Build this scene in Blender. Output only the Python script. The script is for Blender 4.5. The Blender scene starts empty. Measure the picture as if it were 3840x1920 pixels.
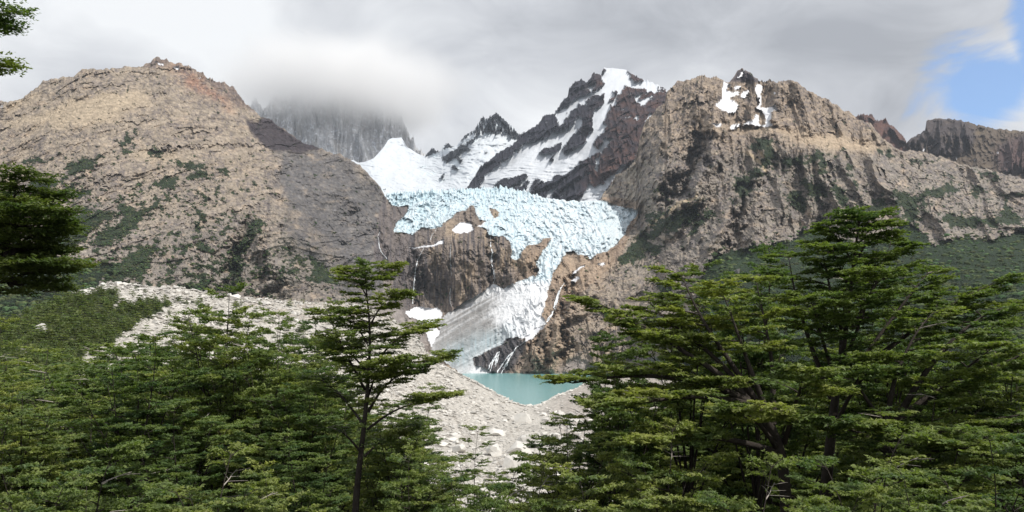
import bpy, math, random
import numpy as np
from mathutils import Vector, Matrix
R = math.radians
scene = bpy.context.scene
COL = scene.collection

# ------------------------------------------------------------------ camera
F = 3014.0            # focal length in photograph pixels (3840 wide)
HZ = 1250.0           # eye level row in the photograph
cam = bpy.data.cameras.new('camera'); co = bpy.data.objects.new('camera', cam); COL.objects.link(co)
cam.sensor_width = 36.0; cam.lens = 36.0*F/3840.0
cam.shift_y = (HZ-960.0)/3840.0
cam.clip_start = 0.1; cam.clip_end = 40000.0
co.location = (0, 0, 0); co.rotation_euler = (R(90), 0, 0)
scene.camera = co

# ------------------------------------------------------------------ sun, sky, exposure
SUN_TO = Vector((0.56, -0.33, 0.94)).normalized()      # towards the sun: right, a little behind, high
sun = bpy.data.lights.new('sun', 'SUN'); sun.energy = 4.0; sun.angle = R(0.53); sun.color = (1.0, 0.95, 0.88)
so = bpy.data.objects.new('sun', sun); COL.objects.link(so)
so.rotation_euler = SUN_TO.to_track_quat('Z', 'Y').to_euler()
world = bpy.data.worlds.new('World'); scene.world = world; world.use_nodes = True
nt = world.node_tree; nt.nodes.clear()
def N(nt, typ, **kw):
    n = nt.nodes.new(typ)
    for k, v in kw.items(): setattr(n, k, v)
    return n
def lk(nt, a, b): nt.links.new(a, b)
def mathn(nt, op, a, b=None, c=None, clamp=False):
    n = N(nt, 'ShaderNodeMath', operation=op); n.use_clamp = clamp
    for i, v in enumerate((a, b, c)):
        if v is None: continue
        if isinstance(v, (int, float)): n.inputs[i].default_value = v
        else: lk(nt, v, n.inputs[i])
    return n.outputs[0]
def mixc(nt, f, a, b, typ='MIX'):
    n = N(nt, 'ShaderNodeMix', data_type='RGBA', blend_type=typ)
    for s, v in ((n.inputs[0], f), (n.inputs[6], a), (n.inputs[7], b)):
        if isinstance(v, (int, float)): s.default_value = v
        elif isinstance(v, tuple): s.default_value = (*v, 1)
        else: lk(nt, v, s)
    return n.outputs[2]
def maprange(nt, v, a, b, c=0.0, d=1.0, smooth=True):
    n = N(nt, 'ShaderNodeMapRange'); n.interpolation_type = 'SMOOTHSTEP' if smooth else 'LINEAR'
    lk(nt, v, n.inputs[0])
    for i, x in enumerate((a, b, c, d)): n.inputs[i+1].default_value = x
    return n.outputs[0]
def noisen(nt, vec, scale, detail=6, rough=0.5, dist=0.0):
    n = N(nt, 'ShaderNodeTexNoise'); n.inputs['Scale'].default_value = scale
    n.inputs['Detail'].default_value = detail; n.inputs['Roughness'].default_value = rough
    n.inputs['Distortion'].default_value = dist
    lk(nt, vec, n.inputs['Vector']); return n.outputs[0]
def build_sky():
    sky = N(nt, 'ShaderNodeTexSky', sky_type='NISHITA'); sky.sun_disc = False
    sky.sun_elevation = math.asin(SUN_TO.z)
    sky.sun_rotation = math.atan2(SUN_TO.x, SUN_TO.y)
    sky.altitude = 800
    tc = N(nt, 'ShaderNodeTexCoord')
    sep = N(nt, 'ShaderNodeSeparateXYZ'); lk(nt, tc.outputs['Generated'], sep.inputs[0])
    yy = mathn(nt, 'MAXIMUM', sep.outputs[1], 0.05)
    az = mathn(nt, 'ARCTAN2', sep.outputs[0], sep.outputs[1])            # radians right of view axis
    el = mathn(nt, 'ARCSINE', sep.outputs[2])
    # slanting streaky cloud coordinates
    cmb = N(nt, 'ShaderNodeCombineXYZ')
    lk(nt, az, cmb.inputs[0]); lk(nt, mathn(nt, 'MULTIPLY', el, 2.0), cmb.inputs[1])
    v = cmb.outputs[0]
    n1 = noisen(nt, v, 2.6, 4, 0.5, 0.25)
    n2 = noisen(nt, v, 5.5, 9, 0.60, 0.7)
    # cloud deck: overcast, broken towards the right
    def gap(cx, cy, rx, ry):
        a = mathn(nt, 'DIVIDE', mathn(nt, 'SUBTRACT', az, cx), rx)
        b = mathn(nt, 'DIVIDE', mathn(nt, 'SUBTRACT', el, cy), ry)
        d = mathn(nt, 'SQRT', mathn(nt, 'ADD', mathn(nt, 'MULTIPLY', a, a), mathn(nt, 'MULTIPLY', b, b)))
        d = mathn(nt, 'ADD', d, mathn(nt, 'MULTIPLY', mathn(nt, 'SUBTRACT', n2, 0.5), 2.4))
        return maprange(nt, d, 1.15, 0.55)
    g = mathn(nt, 'MAXIMUM', gap(0.528, 0.250, 0.060, 0.050), gap(0.580, 0.315, 0.026, 0.080))
    g = mathn(nt, 'MAXIMUM', g, mathn(nt, 'MULTIPLY', gap(0.69, 0.30, 0.05, 0.06), 0.8))
    # cloud brightness: grey base with luminous white rifts at left, horizon brighter
    t = mathn(nt, 'ADD', mathn(nt, 'MULTIPLY', mathn(nt, 'SUBTRACT', n1, 0.5), 1.0), mathn(nt, 'ADD', mathn(nt, 'MULTIPLY', mathn(nt, 'SUBTRACT', n2, 0.5), 0.70), 0.53))
    def glow(cx, cy, rx, ry, amt):
        a = mathn(nt, 'DIVIDE', mathn(nt, 'SUBTRACT', az, cx), rx)
        b = mathn(nt, 'DIVIDE', mathn(nt, 'SUBTRACT', el, cy), ry)
        d = mathn(nt, 'ADD', mathn(nt, 'MULTIPLY', a, a), mathn(nt, 'MULTIPLY', b, b))
        return mathn(nt, 'MULTIPLY', mathn(nt, 'EXPONENT', mathn(nt, 'MULTIPLY', d, -1.0)), amt)
    for a in ((-0.44, 0.37, 0.17, 0.07, 0.42), (-0.62, 0.31, 0.14, 0.10, 0.22), (-0.26, 0.27, 0.16, 0.09, 0.22), (0.10, 0.235, 0.16, 0.05, 0.22),
              (0.585, 0.26, 0.05, 0.05, 0.25), (-0.33, 0.33, 0.10, 0.10, 0.12), (0.12, 0.36, 0.30, 0.05, -0.12), (0.40, 0.36, 0.12, 0.06, -0.03)):
        t = mathn(nt, 'ADD', t, glow(*a))
    cr = N(nt, 'ShaderNodeValToRGB'); e = cr.color_ramp.elements
    e[0].position = 0.22; e[0].color = (0.42, 0.44, 0.48, 1)
    e[1].position = 0.85; e[1].color = (0.96, 0.98, 1.0, 1)
    m = cr.color_ramp.elements.new(0.50); m.color = (0.63, 0.65, 0.69, 1)
    lk(nt, t, cr.inputs[0])
    skc = mixc(nt, 1.0, sky.outputs[0], (0.115, 0.150, 0.185), 'MULTIPLY')
    skc = mixc(nt, 0.14, skc, (0.8, 0.88, 0.95))
    colr = mixc(nt, g, cr.outputs[0], skc)
    # below the horizon the world is dim ground haze
    colr = mixc(nt, maprange(nt, el, 0.0, -0.15), colr, (0.25, 0.26, 0.27))
    col10 = mixc(nt, 1.0, colr, (10.0, 10.0, 10.0), 'MULTIPLY'); 
    col10.node.clamp_result = False
    bg = N(nt, 'ShaderNodeBackground'); bg.inputs[1].default_value = 0.1
    lk(nt, col10, bg.inputs[0])
    out = N(nt, 'ShaderNodeOutputWorld'); lk(nt, bg.outputs[0], out.inputs[0])
build_sky()
vs = scene.view_settings
vs.view_transform = 'Standard'; vs.look = 'None'; vs.exposure = 0.0; vs.gamma = 1.0; vs.use_curve_mapping = False
scene.cycles.use_denoising = True
scene.cycles.max_bounces = 6; scene.cycles.diffuse_bounces = 3; scene.cycles.glossy_bounces = 2
scene.cycles.transmission_bounces = 3; scene.cycles.transparent_max_bounces = 4; scene.cycles.volume_bounces = 1
scene.cycles.sample_clamp_indirect = 5.0

# ------------------------------------------------------------------ numpy noise
rng = np.random.default_rng(11)
_g = np.arange(1024, dtype=np.float32)/16
def _tile():
    ang = rng.random((64, 64))*2*np.pi; gx, gy = np.cos(ang).astype(np.float32), np.sin(ang).astype(np.float32)
    i = (np.arange(1024)//16); f = _g-i; u = f*f*f*(f*(f*6-15)+10)
    def c(dy, dx):
        I = (i+dy) % 64; J = (i+dx) % 64
        return gx[np.ix_(I, J)]*(f[None]-dx)+gy[np.ix_(I, J)]*(f[:, None]-dy)
    a = c(0, 0)+(c(0, 1)-c(0, 0))*u[None]; b = c(1, 0)+(c(1, 1)-c(1, 0))*u[None]
    return ((a+(b-a)*u[:, None])*1.75).astype(np.float32)
TILE = _tile(); TILE4 = np.stack([TILE, np.roll(TILE, -1, 1)-TILE, np.roll(TILE, -1, 0)-TILE], -1)
TILE4 = np.concatenate([TILE4, (np.roll(np.roll(TILE, -1, 0), -1, 1)-np.roll(TILE, -1, 1)-np.roll(TILE, -1, 0)+TILE)[..., None]], -1).reshape(-1, 4).copy()
def perlin(x, y, z=None):
    x = np.asarray(x, np.float32); y = np.asarray(y, np.float32)
    x, y = np.broadcast_arrays(x, y)
    if z is not None:
        z = np.asarray(z, np.float32); x = x+z*np.float32(0.37); y = y+z*np.float32(0.61)
    x = (x*np.float32(16)+np.float32(16384*4)); y = (y*np.float32(16)+np.float32(16384*4))
    xi = x.astype(np.int32); yi = y.astype(np.int32); xf = x-xi; yf = y-yi
    t = np.take(TILE4, ((yi & 1023) << 10) | (xi & 1023), axis=0)
    return t[..., 0]+t[..., 1]*xf+t[..., 2]*yf+t[..., 3]*(xf*yf)
def fbm(x, y, z=None, o=4, g=0.5):
    s = 0; a = 1.0; k = 1.0
    for i in range(o):
        s = s+a*perlin(x*k+17.3*i, y*k+5.1*i, None if z is None else z*k+9.7*i); a *= g; k *= 2.03
    return s
def ridged(x, y, z=None, o=4, g=0.5):
    s = 0; a = 1.0; k = 1.0; w = 1.0
    for i in range(o):
        n = 1-np.abs(perlin(x*k+31.7*i, y*k+11.9*i, None if z is None else z*k+3.3*i))*1.6
        n = np.clip(n, 0, 1)**2 * w; w = np.clip(n*1.6, 0, 1)
        s = s+a*n; a *= g; k *= 2.07
    return s
def facet(x, y, seed=0, tilt=1.0, step=0.35):
    """broken rock: tilted plane per cell of a jittered grid; returns offset and a per-cell random"""
    x = np.asarray(x, np.float32); y = np.asarray(y, np.float32); xi = np.floor(x).astype(np.int32); yi = np.floor(y).astype(np.int32)
    r_ = np.random.default_rng(900+seed); T = r_.random((4096, 5)).astype(np.float32)
    best = np.full(x.shape, 1e9, np.float32); bid = np.zeros(x.shape, np.int32); bx = np.zeros_like(x); by = np.zeros_like(x)
    for dy in (-1, 0, 1):
        for dx in (-1, 0, 1):
            cx, cy = xi+dx, yi+dy; h = (cx*73856093 ^ cy*19349663) & 4095
            t = np.take(T[:, :2], h, axis=0)
            ex = x-(cx+t[..., 0]); ey = y-(cy+t[..., 1]); d = ex*ex+ey*ey; k = d < best
            best = np.where(k, d, best); bid = np.where(k, h, bid); bx = np.where(k, ex, bx); by = np.where(k, ey, by)
    t = np.take(T[:, 2:], bid, axis=0)
    return (t[..., 0]-0.5)*step+tilt*((t[..., 1]-0.5)*bx+(t[..., 2]-0.5)*by), t[..., 0]
def smooth(a, b, x):
    t = np.clip((x-a)/(b-a), 0, 1); return t*t*(3-2*t)

# ------------------------------------------------------------------ traced outlines (photograph pixels)
ORG = dict(A=(0, 200), B=(1000, 350), C=(1700, 200), D=(2552, 200), E=(1400, 800), G=(2552, 700))
ORG['F'] = (0, 700)
def P(view, *v):
    o = ORG[view] if view else (0, 0); s = 0.5 if view else 1.0
    a = np.array(v, float).reshape(-1, 2)
    return a*s+np.array(o)
MS = 2                     # mask cell in photograph pixels
MX0, MY0, MW, MH = -320, 0, 2240, 800
class Mask:
    """soft polygon mask sampled with warped pixel coordinates"""
    def __init__(self, *polys, soft=0):
        m = np.zeros((MH, MW), np.float32)
        ys = (np.arange(MH)+0.5)*MS+MY0
        xs = (np.arange(MW)+0.5)*MS+MX0
        for p in polys:
            x0, y0 = p[:, 0], p[:, 1]; x1, y1 = np.roll(x0, -1), np.roll(y0, -1)
            r0 = max(0, int((y0.min()-MY0)/MS)); r1 = min(MH, int((y0.max()-MY0)/MS)+2)
            for r in range(r0, r1):
                y = ys[r]; k = (y0 <= y) != (y1 <= y)
                if not k.any(): continue
                xi = np.sort(x0[k]+(y-y0[k])/(y1[k]-y0[k])*(x1[k]-x0[k]))
                for i in range(0, len(xi)-1, 2):
                    c0 = int(np.clip(np.ceil((xi[i]-MX0)/MS-0.5), 0, MW)); c1 = int(np.clip(np.ceil((xi[i+1]-MX0)/MS-0.5), 0, MW))
                    m[r, c0:c1] = 1
        for _ in range(2 if soft else 0):
            k = int(soft)
            for ax in (0, 1):
                pad = [(0, 0), (0, 0)]; pad[ax] = (k+1, k)
                c = np.cumsum(np.pad(m, pad, mode='edge'), axis=ax)
                m = ((c[2*k+1:] - c[:-2*k-1]) if ax == 0 else (c[:, 2*k+1:]-c[:, :-2*k-1]))/(2*k+1)
        self.m = m.astype(np.float32)
    def __call__(self, x, y):
        c = np.clip(((x-MX0)/MS).astype(np.int32), 0, MW-1); r = np.clip(((y-MY0)/MS).astype(np.int32), 0, MH-1)
        return self.m[r, c]
def curve(pts, x):
    pts = np.asarray(pts, float); o = np.argsort(pts[:, 0], kind='stable'); pts = pts[o]
    return np.interp(x, pts[:, 0], pts[:, 1])
def rbf(ctrl, X, Y):
    c = np.asarray(ctrl, float); n = len(c)
    cx, cy, cd = c[:, 0]/1000, c[:, 1]/1000, np.log(c[:, 2])
    def ker(r2): return 0.5*r2*np.log(r2+1e-9)
    r2 = (cx[:, None]-cx)**2+(cy[:, None]-cy)**2
    A = np.zeros((n+3, n+3)); A[:n, :n] = ker(r2)+np.eye(n)*2e-4
    A[:n, n] = 1; A[:n, n+1] = cx; A[:n, n+2] = cy; A[n:, :n] = A[:n, n:].T
    w = np.linalg.solve(A, np.concatenate([cd, [0, 0, 0]]))
    gx = np.arange(X.min()-10, X.max()+20, 12.0)/1000; gy = np.arange(Y.min()-60, Y.max()+40, 12.0)/1000
    xs, ys = np.meshgrid(gx, gy)
    o = w[n]+w[n+1]*xs+w[n+2]*ys
    for i in range(n): o = o+w[i]*ker((xs-cx[i])**2+(ys-cy[i])**2)
    fx = (X/1000-gx[0])/0.012; fy = (Y/1000-gy[0])/0.012
    ix = np.clip(fx.astype(int), 0, len(gx)-2); iy = np.clip(fy.astype(int), 0, len(gy)-2); fx = fx-ix; fy = fy-iy
    out = (o[iy, ix]*(1-fx)+o[iy, ix+1]*fx)*(1-fy)+(o[iy+1, ix]*(1-fx)+o[iy+1, ix+1]*fx)*fy
    return np.exp(out)
def to_world(px, py, D):
    return (px-1920)/F*D, D, -(py-HZ)/F*D

# ------------------------------------------------------------------ mesh building
def np_mesh(name, verts, quads, col=None, snow=None, flat=False, tris=None, extra=None):
    me = bpy.data.meshes.new(name)
    verts = np.asarray(verts, np.float32)
    nv = len(verts); me.vertices.add(nv); me.vertices.foreach_set('co', verts.ravel())
    q = np.asarray(quads, np.int32) if quads is not None and len(quads) else np.zeros((0, 4), np.int32)
    t = np.asarray(tris, np.int32) if tris is not None and len(tris) else np.zeros((0, 3), np.int32)
    li = np.concatenate([q.ravel(), t.ravel()])
    me.loops.add(len(li)); me.loops.foreach_set('vertex_index', li)
    me.polygons.add(len(q)+len(t))
    st = np.concatenate([np.arange(len(q))*4, len(q)*4+np.arange(len(t))*3]).astype(np.int32)
    me.polygons.foreach_set('loop_start', st)
    if not flat: me.polygons.foreach_set('use_smooth', np.ones(len(q)+len(t), bool))
    if col is not None:
        a = me.attributes.new('Col', 'FLOAT_COLOR', 'POINT')
        c = np.ones((nv, 4), np.float32); c[:, :3] = col; a.data.foreach_set('color', c.ravel())
    me.update(calc_edges=True)
    if flat: 
        me.polygons.foreach_set('use_smooth', np.zeros(len(me.polygons), bool))
    return me
def obj(name, me, mat=None, parent=None, **props):
    o = bpy.data.objects.new(name, me); COL.objects.link(o)
    if mat is not None and me is not None and len(me.materials) == 0: me.materials.append(mat)
    if parent is not None: o.parent = parent
    for k, v in props.items(): o[k] = v
    return o

# ------------------------------------------------------------------ materials
def mat_vcol(name, rough=0.9, noise_scale=0.12, noise_amt=0.35, bump=0.6, bump_scale=0.25, bump_dist=3.0, spec=0.2, sss=0.0, cracks=0.0):
    m = bpy.data.materials.new(name); m.use_nodes = True; t = m.node_tree
    b = t.nodes['Principled BSDF']; b.inputs['Roughness'].default_value = rough
    b.inputs['Specular IOR Level'].default_value = spec
    at = N(t, 'ShaderNodeAttribute'); at.attribute_name = 'Col'
    tc = N(t, 'ShaderNodeTexCoord'); v = tc.outputs['Object']
    n = noisen(t, v, noise_scale, 8, 0.62)
    k = maprange(t, n, 0.25, 0.75, 1-noise_amt, 1+noise_amt, False)
    kc = N(t, 'ShaderNodeCombineXYZ')
    for i in range(3): lk(t, k, kc.inputs[i])
    c = mixc(t, 1.0, at.outputs['Color'], kc.outputs[0], 'MULTIPLY')
    lk(t, c, b.inputs['Base Color'])
    h = noisen(t, v, bump_scale, 10, 0.65)
    if cracks > 0:
        vo = N(t, 'ShaderNodeTexVoronoi'); vo.feature = 'DISTANCE_TO_EDGE'; vo.inputs['Scale'].default_value = bump_scale*0.35
        w = N(t, 'ShaderNodeVectorMath', operation='ADD'); lk(t, v, w.inputs[0])
        nz = N(t, 'ShaderNodeTexNoise'); nz.inputs['Scale'].default_value = bump_scale*0.5; nz.inputs['Detail'].default_value = 4; lk(t, v, nz.inputs['Vector'])
        sc = N(t, 'ShaderNodeVectorMath', operation='SCALE'); lk(t, nz.outputs[1], sc.inputs[0]); sc.inputs['Scale'].default_value = 1.2/bump_scale
        lk(t, sc.outputs[0], w.inputs[1]); lk(t, w.outputs[0], vo.inputs['Vector'])
        cr = maprange(t, vo.outputs['Distance'], 0.0, 0.12, -cracks, 0.0)
        h = mathn(t, 'ADD', h, cr)
    bp = N(t, 'ShaderNodeBump'); bp.inputs['Strength'].default_value = bump; bp.inputs['Distance'].default_value = bump_dist
    lk(t, h, bp.inputs['Height']); lk(t, bp.outputs[0], b.inputs['Normal'])
    return m
M_ROCK = mat_vcol('rock', cracks=0.5, bump_scale=0.10, bump_dist=6.0, bump=0.6, noise_scale=0.06)
M_FAR = mat_vcol('far_rock', bump_scale=0.05, bump_dist=10.0, bump=0.6, noise_scale=0.03)
M_SNOW = mat_vcol('snow', rough=0.55, noise_scale=0.02, noise_amt=0.04, bump=0.3, bump_scale=0.06, bump_dist=3.0, spec=0.3)
M_ICE = mat_vcol('glacier_ice', rough=0.45, noise_scale=0.08, noise_amt=0.10, bump=0.8, bump_scale=0.12, bump_dist=5.0, spec=0.4)
M_GRAVEL = mat_vcol('moraine_gravel', noise_scale=0.35, noise_amt=0.30, bump=1.0, bump_scale=0.5, bump_dist=1.6, cracks=0.6)
M_FOREST = mat_vcol('forest_floor', noise_scale=0.15, noise_amt=0.5, bump=1.0, bump_scale=0.18, bump_dist=5.0)
def lerpc(c, tgt, m):
    m = np.asarray(m)[..., None]; return c*(1-m)+np.array(tgt, np.float32)*m

class Sheet:
    """terrain sheet: columns of a traced skyline, each vertex at its real distance"""
    def __init__(self, top, bottom, x0, x1, nx, ny, ctrl, jag=None, pw=1.0):
        xs = np.linspace(x0, x1, nx)
        tp = curve(top, xs)
        bt = curve(bottom, xs)
        v = np.linspace(0, 1, ny)[:, None]**pw
        self.px = np.repeat(xs[None], ny, 0); self.py = tp+(bt-tp)*v
        self.D = rbf(ctrl, self.px, self.py)
        if jag is not None: self.py = self.py+jag(xs)[None]*np.exp(-((self.py-tp)/12.0))*(1-v)
        self.nx, self.ny = nx, ny
    def finish(self, back=((40, 60), (150, 220), (400, 520))):
        X, Y, Z = to_world(self.px, self.py, self.D)
        V = np.stack([X, Y, Z], -1)
        rows = []
        for dy, dz in back[::-1]:
            r = V[0].copy(); s = (r[:, 1]+dy)/r[:, 1]; r[:, 0] *= s; r[:, 1] += dy; r[:, 2] -= dz; rows.append(r)
        self.V = np.concatenate([np.array(rows), V], 0) if rows else V
        self.nb = len(rows)
    def full(self, a):
        return np.concatenate([np.repeat(a[:1], self.nb, 0), a], 0)
    def emit(self, name, col, lab=None, which=None, mat=None, flat=True, **props):
        n0, n1 = self.V.shape[:2]
        idx = np.arange(n0*n1).reshape(n0, n1)
        q = np.stack([idx[:-1, :-1], idx[1:, :-1], idx[1:, 1:], idx[:-1, 1:]], -1).reshape(-1, 4)
        if lab is not None:
            L = self.full(lab).reshape(-1)
            q = q[np.isin(L[q[:, 1]], which)]
        used, inv = np.unique(q, return_inverse=True)
        me = np_mesh(name, self.V.reshape(-1, 3)[used], inv.reshape(-1, 4), self.full(col).reshape(-1, 3)[used], flat=flat)
        return obj(name, me, mat, **props)
# ------------------------------------------------------------------ mountains, cliff and glacier (one continuous terrain, split by what it is)
SIL_L = P('A', 0,360, 60,370, 140,350, 200,315, 240,280, 290,245, 330,205, 380,190, 470,178, 560,170, 620,120, 680,115, 760,122, 850,110, 1000,100, 1060,100, 1120,65, 1165,30, 1190,28, 1210,50, 1250,40, 1270,70, 1300,68, 1350,75, 1380,95, 1410,95, 1450,120, 1500,145, 1560,190, 1620,215, 1680,220, 1720,255, 1745,250, 1790,310, 1840,380, 1900,430, 1960,480, 2040,490, 2065,530, 2130,570, 2200,620, 2300,680, 2400,715, 2470,740, 2550,755)
SIL_L2 = P('B', 580,480, 640,500, 700,545, 750,590, 800,640, 850,700, 870,740, 890,765)
SIL_G = P('B', 905,750, 1050,745, 1250,735, 1450,730, 1650,715, 1800,715, 1900,735, 2000,765, 2100,790, 2300,805, 2400,808)
SIL_R = P('C', 1100,1105, 1120,1060, 1180,990, 1215,920, 1300,880, 1370,790, 1400,640, 1430,540, 1480,480, 1540,400, 1585,380, 1600,280, 1625,270, 1680,215, 1750,200, 1830,170, 1900,185, 1960,190, 1980,182, 2030,210, 2080,212, 2110,180, 2125,140, 2165,122, 2200,130, 2240,165, 2295,215)
SIL_R2 = P('D', 600,217, 610,205, 650,215, 670,203, 700,220, 780,215, 820,205, 860,215, 900,240, 960,280, 1010,310, 1090,340, 1150,375, 1200,405, 1230,435, 1270,432, 1310,480, 1380,520, 1430,525, 1480,600, 1540,650, 1600,700, 1640,725, 1700,730, 1800,735, 1900,760, 2000,790, 2100,830, 2300,870, 2576,940, 3100,1050)
SIL_M = np.concatenate([P('', -320,400), SIL_L, SIL_L2, SIL_G, SIL_R, SIL_R2])
BOT_M = P('', -320,1360, 0,1330, 270,1220, 900,1220, 1400,1270, 1600,1390, 1690,1404, 1760,1403, 2150,1403, 2230,1405, 2400,1411, 2600,1425, 4000,1450)
CTRL_M = [(-320,400,2400),(0,385,2350),(300,262,2450),(560,220,2650),(820,320,2600),(1000,440,2600),(1200,560,2500),(1380,640,2430),
 (0,700,1900),(500,700,1800),(900,700,1850),(1200,800,2000),(1420,880,2200),(-320,900,1500),
 (0,1000,1350),(500,1000,1400),(900,1000,1450),(1060,900,1560),(1200,1000,1750),(1300,1050,1800),(1440,1100,1900),
 (0,1330,950),(500,1220,1150),(900,1220,1250),(1250,1200,1500),(1500,1300,1650),
 (1460,735,2520),(1900,712,2750),(2390,790,2500),
 (1560,880,2250),(1700,850,2250),(1900,880,2180),(2100,900,2200),(2300,900,2200),(1480,870,2230),
 (1600,920,2100),(1750,920,2080),(1900,920,2080),(1550,1140,2010),(1700,1150,1990),(1850,1060,1990),(1480,1000,2050),
 (2000,1050,1950),(1900,1250,1760),(1750,1250,1790),(1650,1300,1740),(1750,1400,1607),(1950,1400,1607),(2200,1403,1600),(2500,1418,1450),(4000,1450,900),
 (2395,840,2440),(2320,930,2200),(2120,1100,1880),(2060,1200,1750),(2200,1150,1780),(2100,1300,1650),
 (2260,735,2660),(2400,500,2650),(2520,310,2750),(2620,285,2750),(2800,300,2800),(3000,310,2750),(3200,430,2700),(3400,570,2600),(3840,660,2500),(4100,720,2450),
 (2450,700,2350),(2620,640,2250),(2750,500,2400),(2900,400,2620),(3000,560,2300),(3300,700,2100),(3700,800,2050),
 (2480,850,2120),(2600,900,1880),(2800,850,1880),(2900,950,1700),(3100,880,1900),(3400,880,1850),(3840,900,1750),
 (2500,1100,1700),(2450,1250,1600),(2750,1060,1450),(3100,1060,1400),(3500,1060,1250),(3840,1100,1080),(2700,1300,1250),(3300,1300,1000),(4100,1250,900)]
# polygons
GL = P('E', 90,-140, 150,-50, 250,-60, 260,-10, 200,50, 140,150, 200,140, 290,155, 350,110, 500,100, 530,70, 600,30, 620,0, 700,-20, 720,-60, 755,-70, 780,0, 800,40, 850,60, 800,100, 850,110, 870,160, 980,170, 1030,220, 1050,280, 1040,340, 1080,355, 1100,340, 1130,270, 1160,240, 1220,230, 1290,190, 1330,190, 1310,250, 1250,310, 1225,370, 1240,430, 1210,480, 1190,465, 1100,510, 975,570, 905,525, 840,570, 760,610, 640,700, 540,760, 490,840, 500,900, 430,1000, 430,1060, 560,1130, 640,1190, 700,1212, 760,1212, 750,1090, 850,1040, 950,980, 1000,940, 1060,930, 1120,940, 1200,870, 1300,830, 1290,790, 1260,760, 1290,690, 1300,600, 1340,520, 1350,460, 1400,370, 1450,300, 1490,270, 1540,310, 1600,310, 1620,345, 1680,300, 1760,280, 1830,220, 1870,180, 1900,110, 1930,60, 1980,10, 1998,-18, 1850,-52, 1700,-97, 1640,-130, 1200,-260, 100,-260)
GLHOLE = P('B', 1675,860, 1720,858, 1742,890, 1737,930, 1700,937, 1683,900)
ICEBERG = P('E', 640,1190, 700,1160, 800,1150, 880,1170, 890,1210, 640,1212)
SNOWS = [P('E', 230,740, 300,700, 340,690, 400,700, 480,705, 520,760, 500,820, 470,860, 500,890, 480,950, 430,1000, 410,950, 390,870, 330,800),
 P('E', 590,120, 650,70, 720,70, 755,115, 700,135, 650,137), P('E', 270,265, 350,258, 450,232, 528,188, 515,235, 400,262, 370,270, 300,274),
 P('E', 1470,470, 1530,430, 1580,385, 1570,410, 1520,460), P('E', 1470,510, 1530,475, 1555,480, 1500,507), P('E', 1670,380, 1730,370, 1740,385, 1690,397),
 P('E', 780,95, 850,60, 940,30, 900,70, 830,100), P('E', 1140,900,1230,860,1300,840,1200,930,1150,960),
 P('D', 320,225, 370,250, 350,280, 390,290, 370,340, 400,370, 415,400, 410,430, 370,445, 320,440, 270,400, 310,340, 315,270),
 P('D', 390,255, 440,242, 430,275, 400,270), P('D', 440,320, 470,280, 515,280, 490,330), P('D', 345,290, 440,290, 430,305, 350,330),
 P('D', 570,235, 620,245, 620,280, 600,310, 600,350, 590,400, 640,410, 710,405, 720,420, 680,450, 680,490, 660,500, 680,545, 600,545, 460,530, 520,500, 550,460, 580,460, 570,500, 600,530, 640,510, 640,470, 620,440, 560,410, 580,380, 590,340, 570,300),
 P('D', 245,522, 320,520, 300,550, 260,540), P('D', 365,560, 390,530, 450,525, 450,550, 420,555, 410,582), P('D', 690,300, 715,300, 705,320),
 P('A', 1155,65, 1170,85, 1200,90, 1225,80, 1225,98, 1170,98), P('A', 1310,120, 1335,110, 1362,110, 1325,133), P('A', 1498,190, 1512,172, 1516,178, 1504,194), P('A',0,390,20,385,10,402)]
SNOWS2 = [P('D', 270,205, 300,190, 330,215), P('C', 2130,190, 2160,150, 2175,140, 2150,185)]
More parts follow.
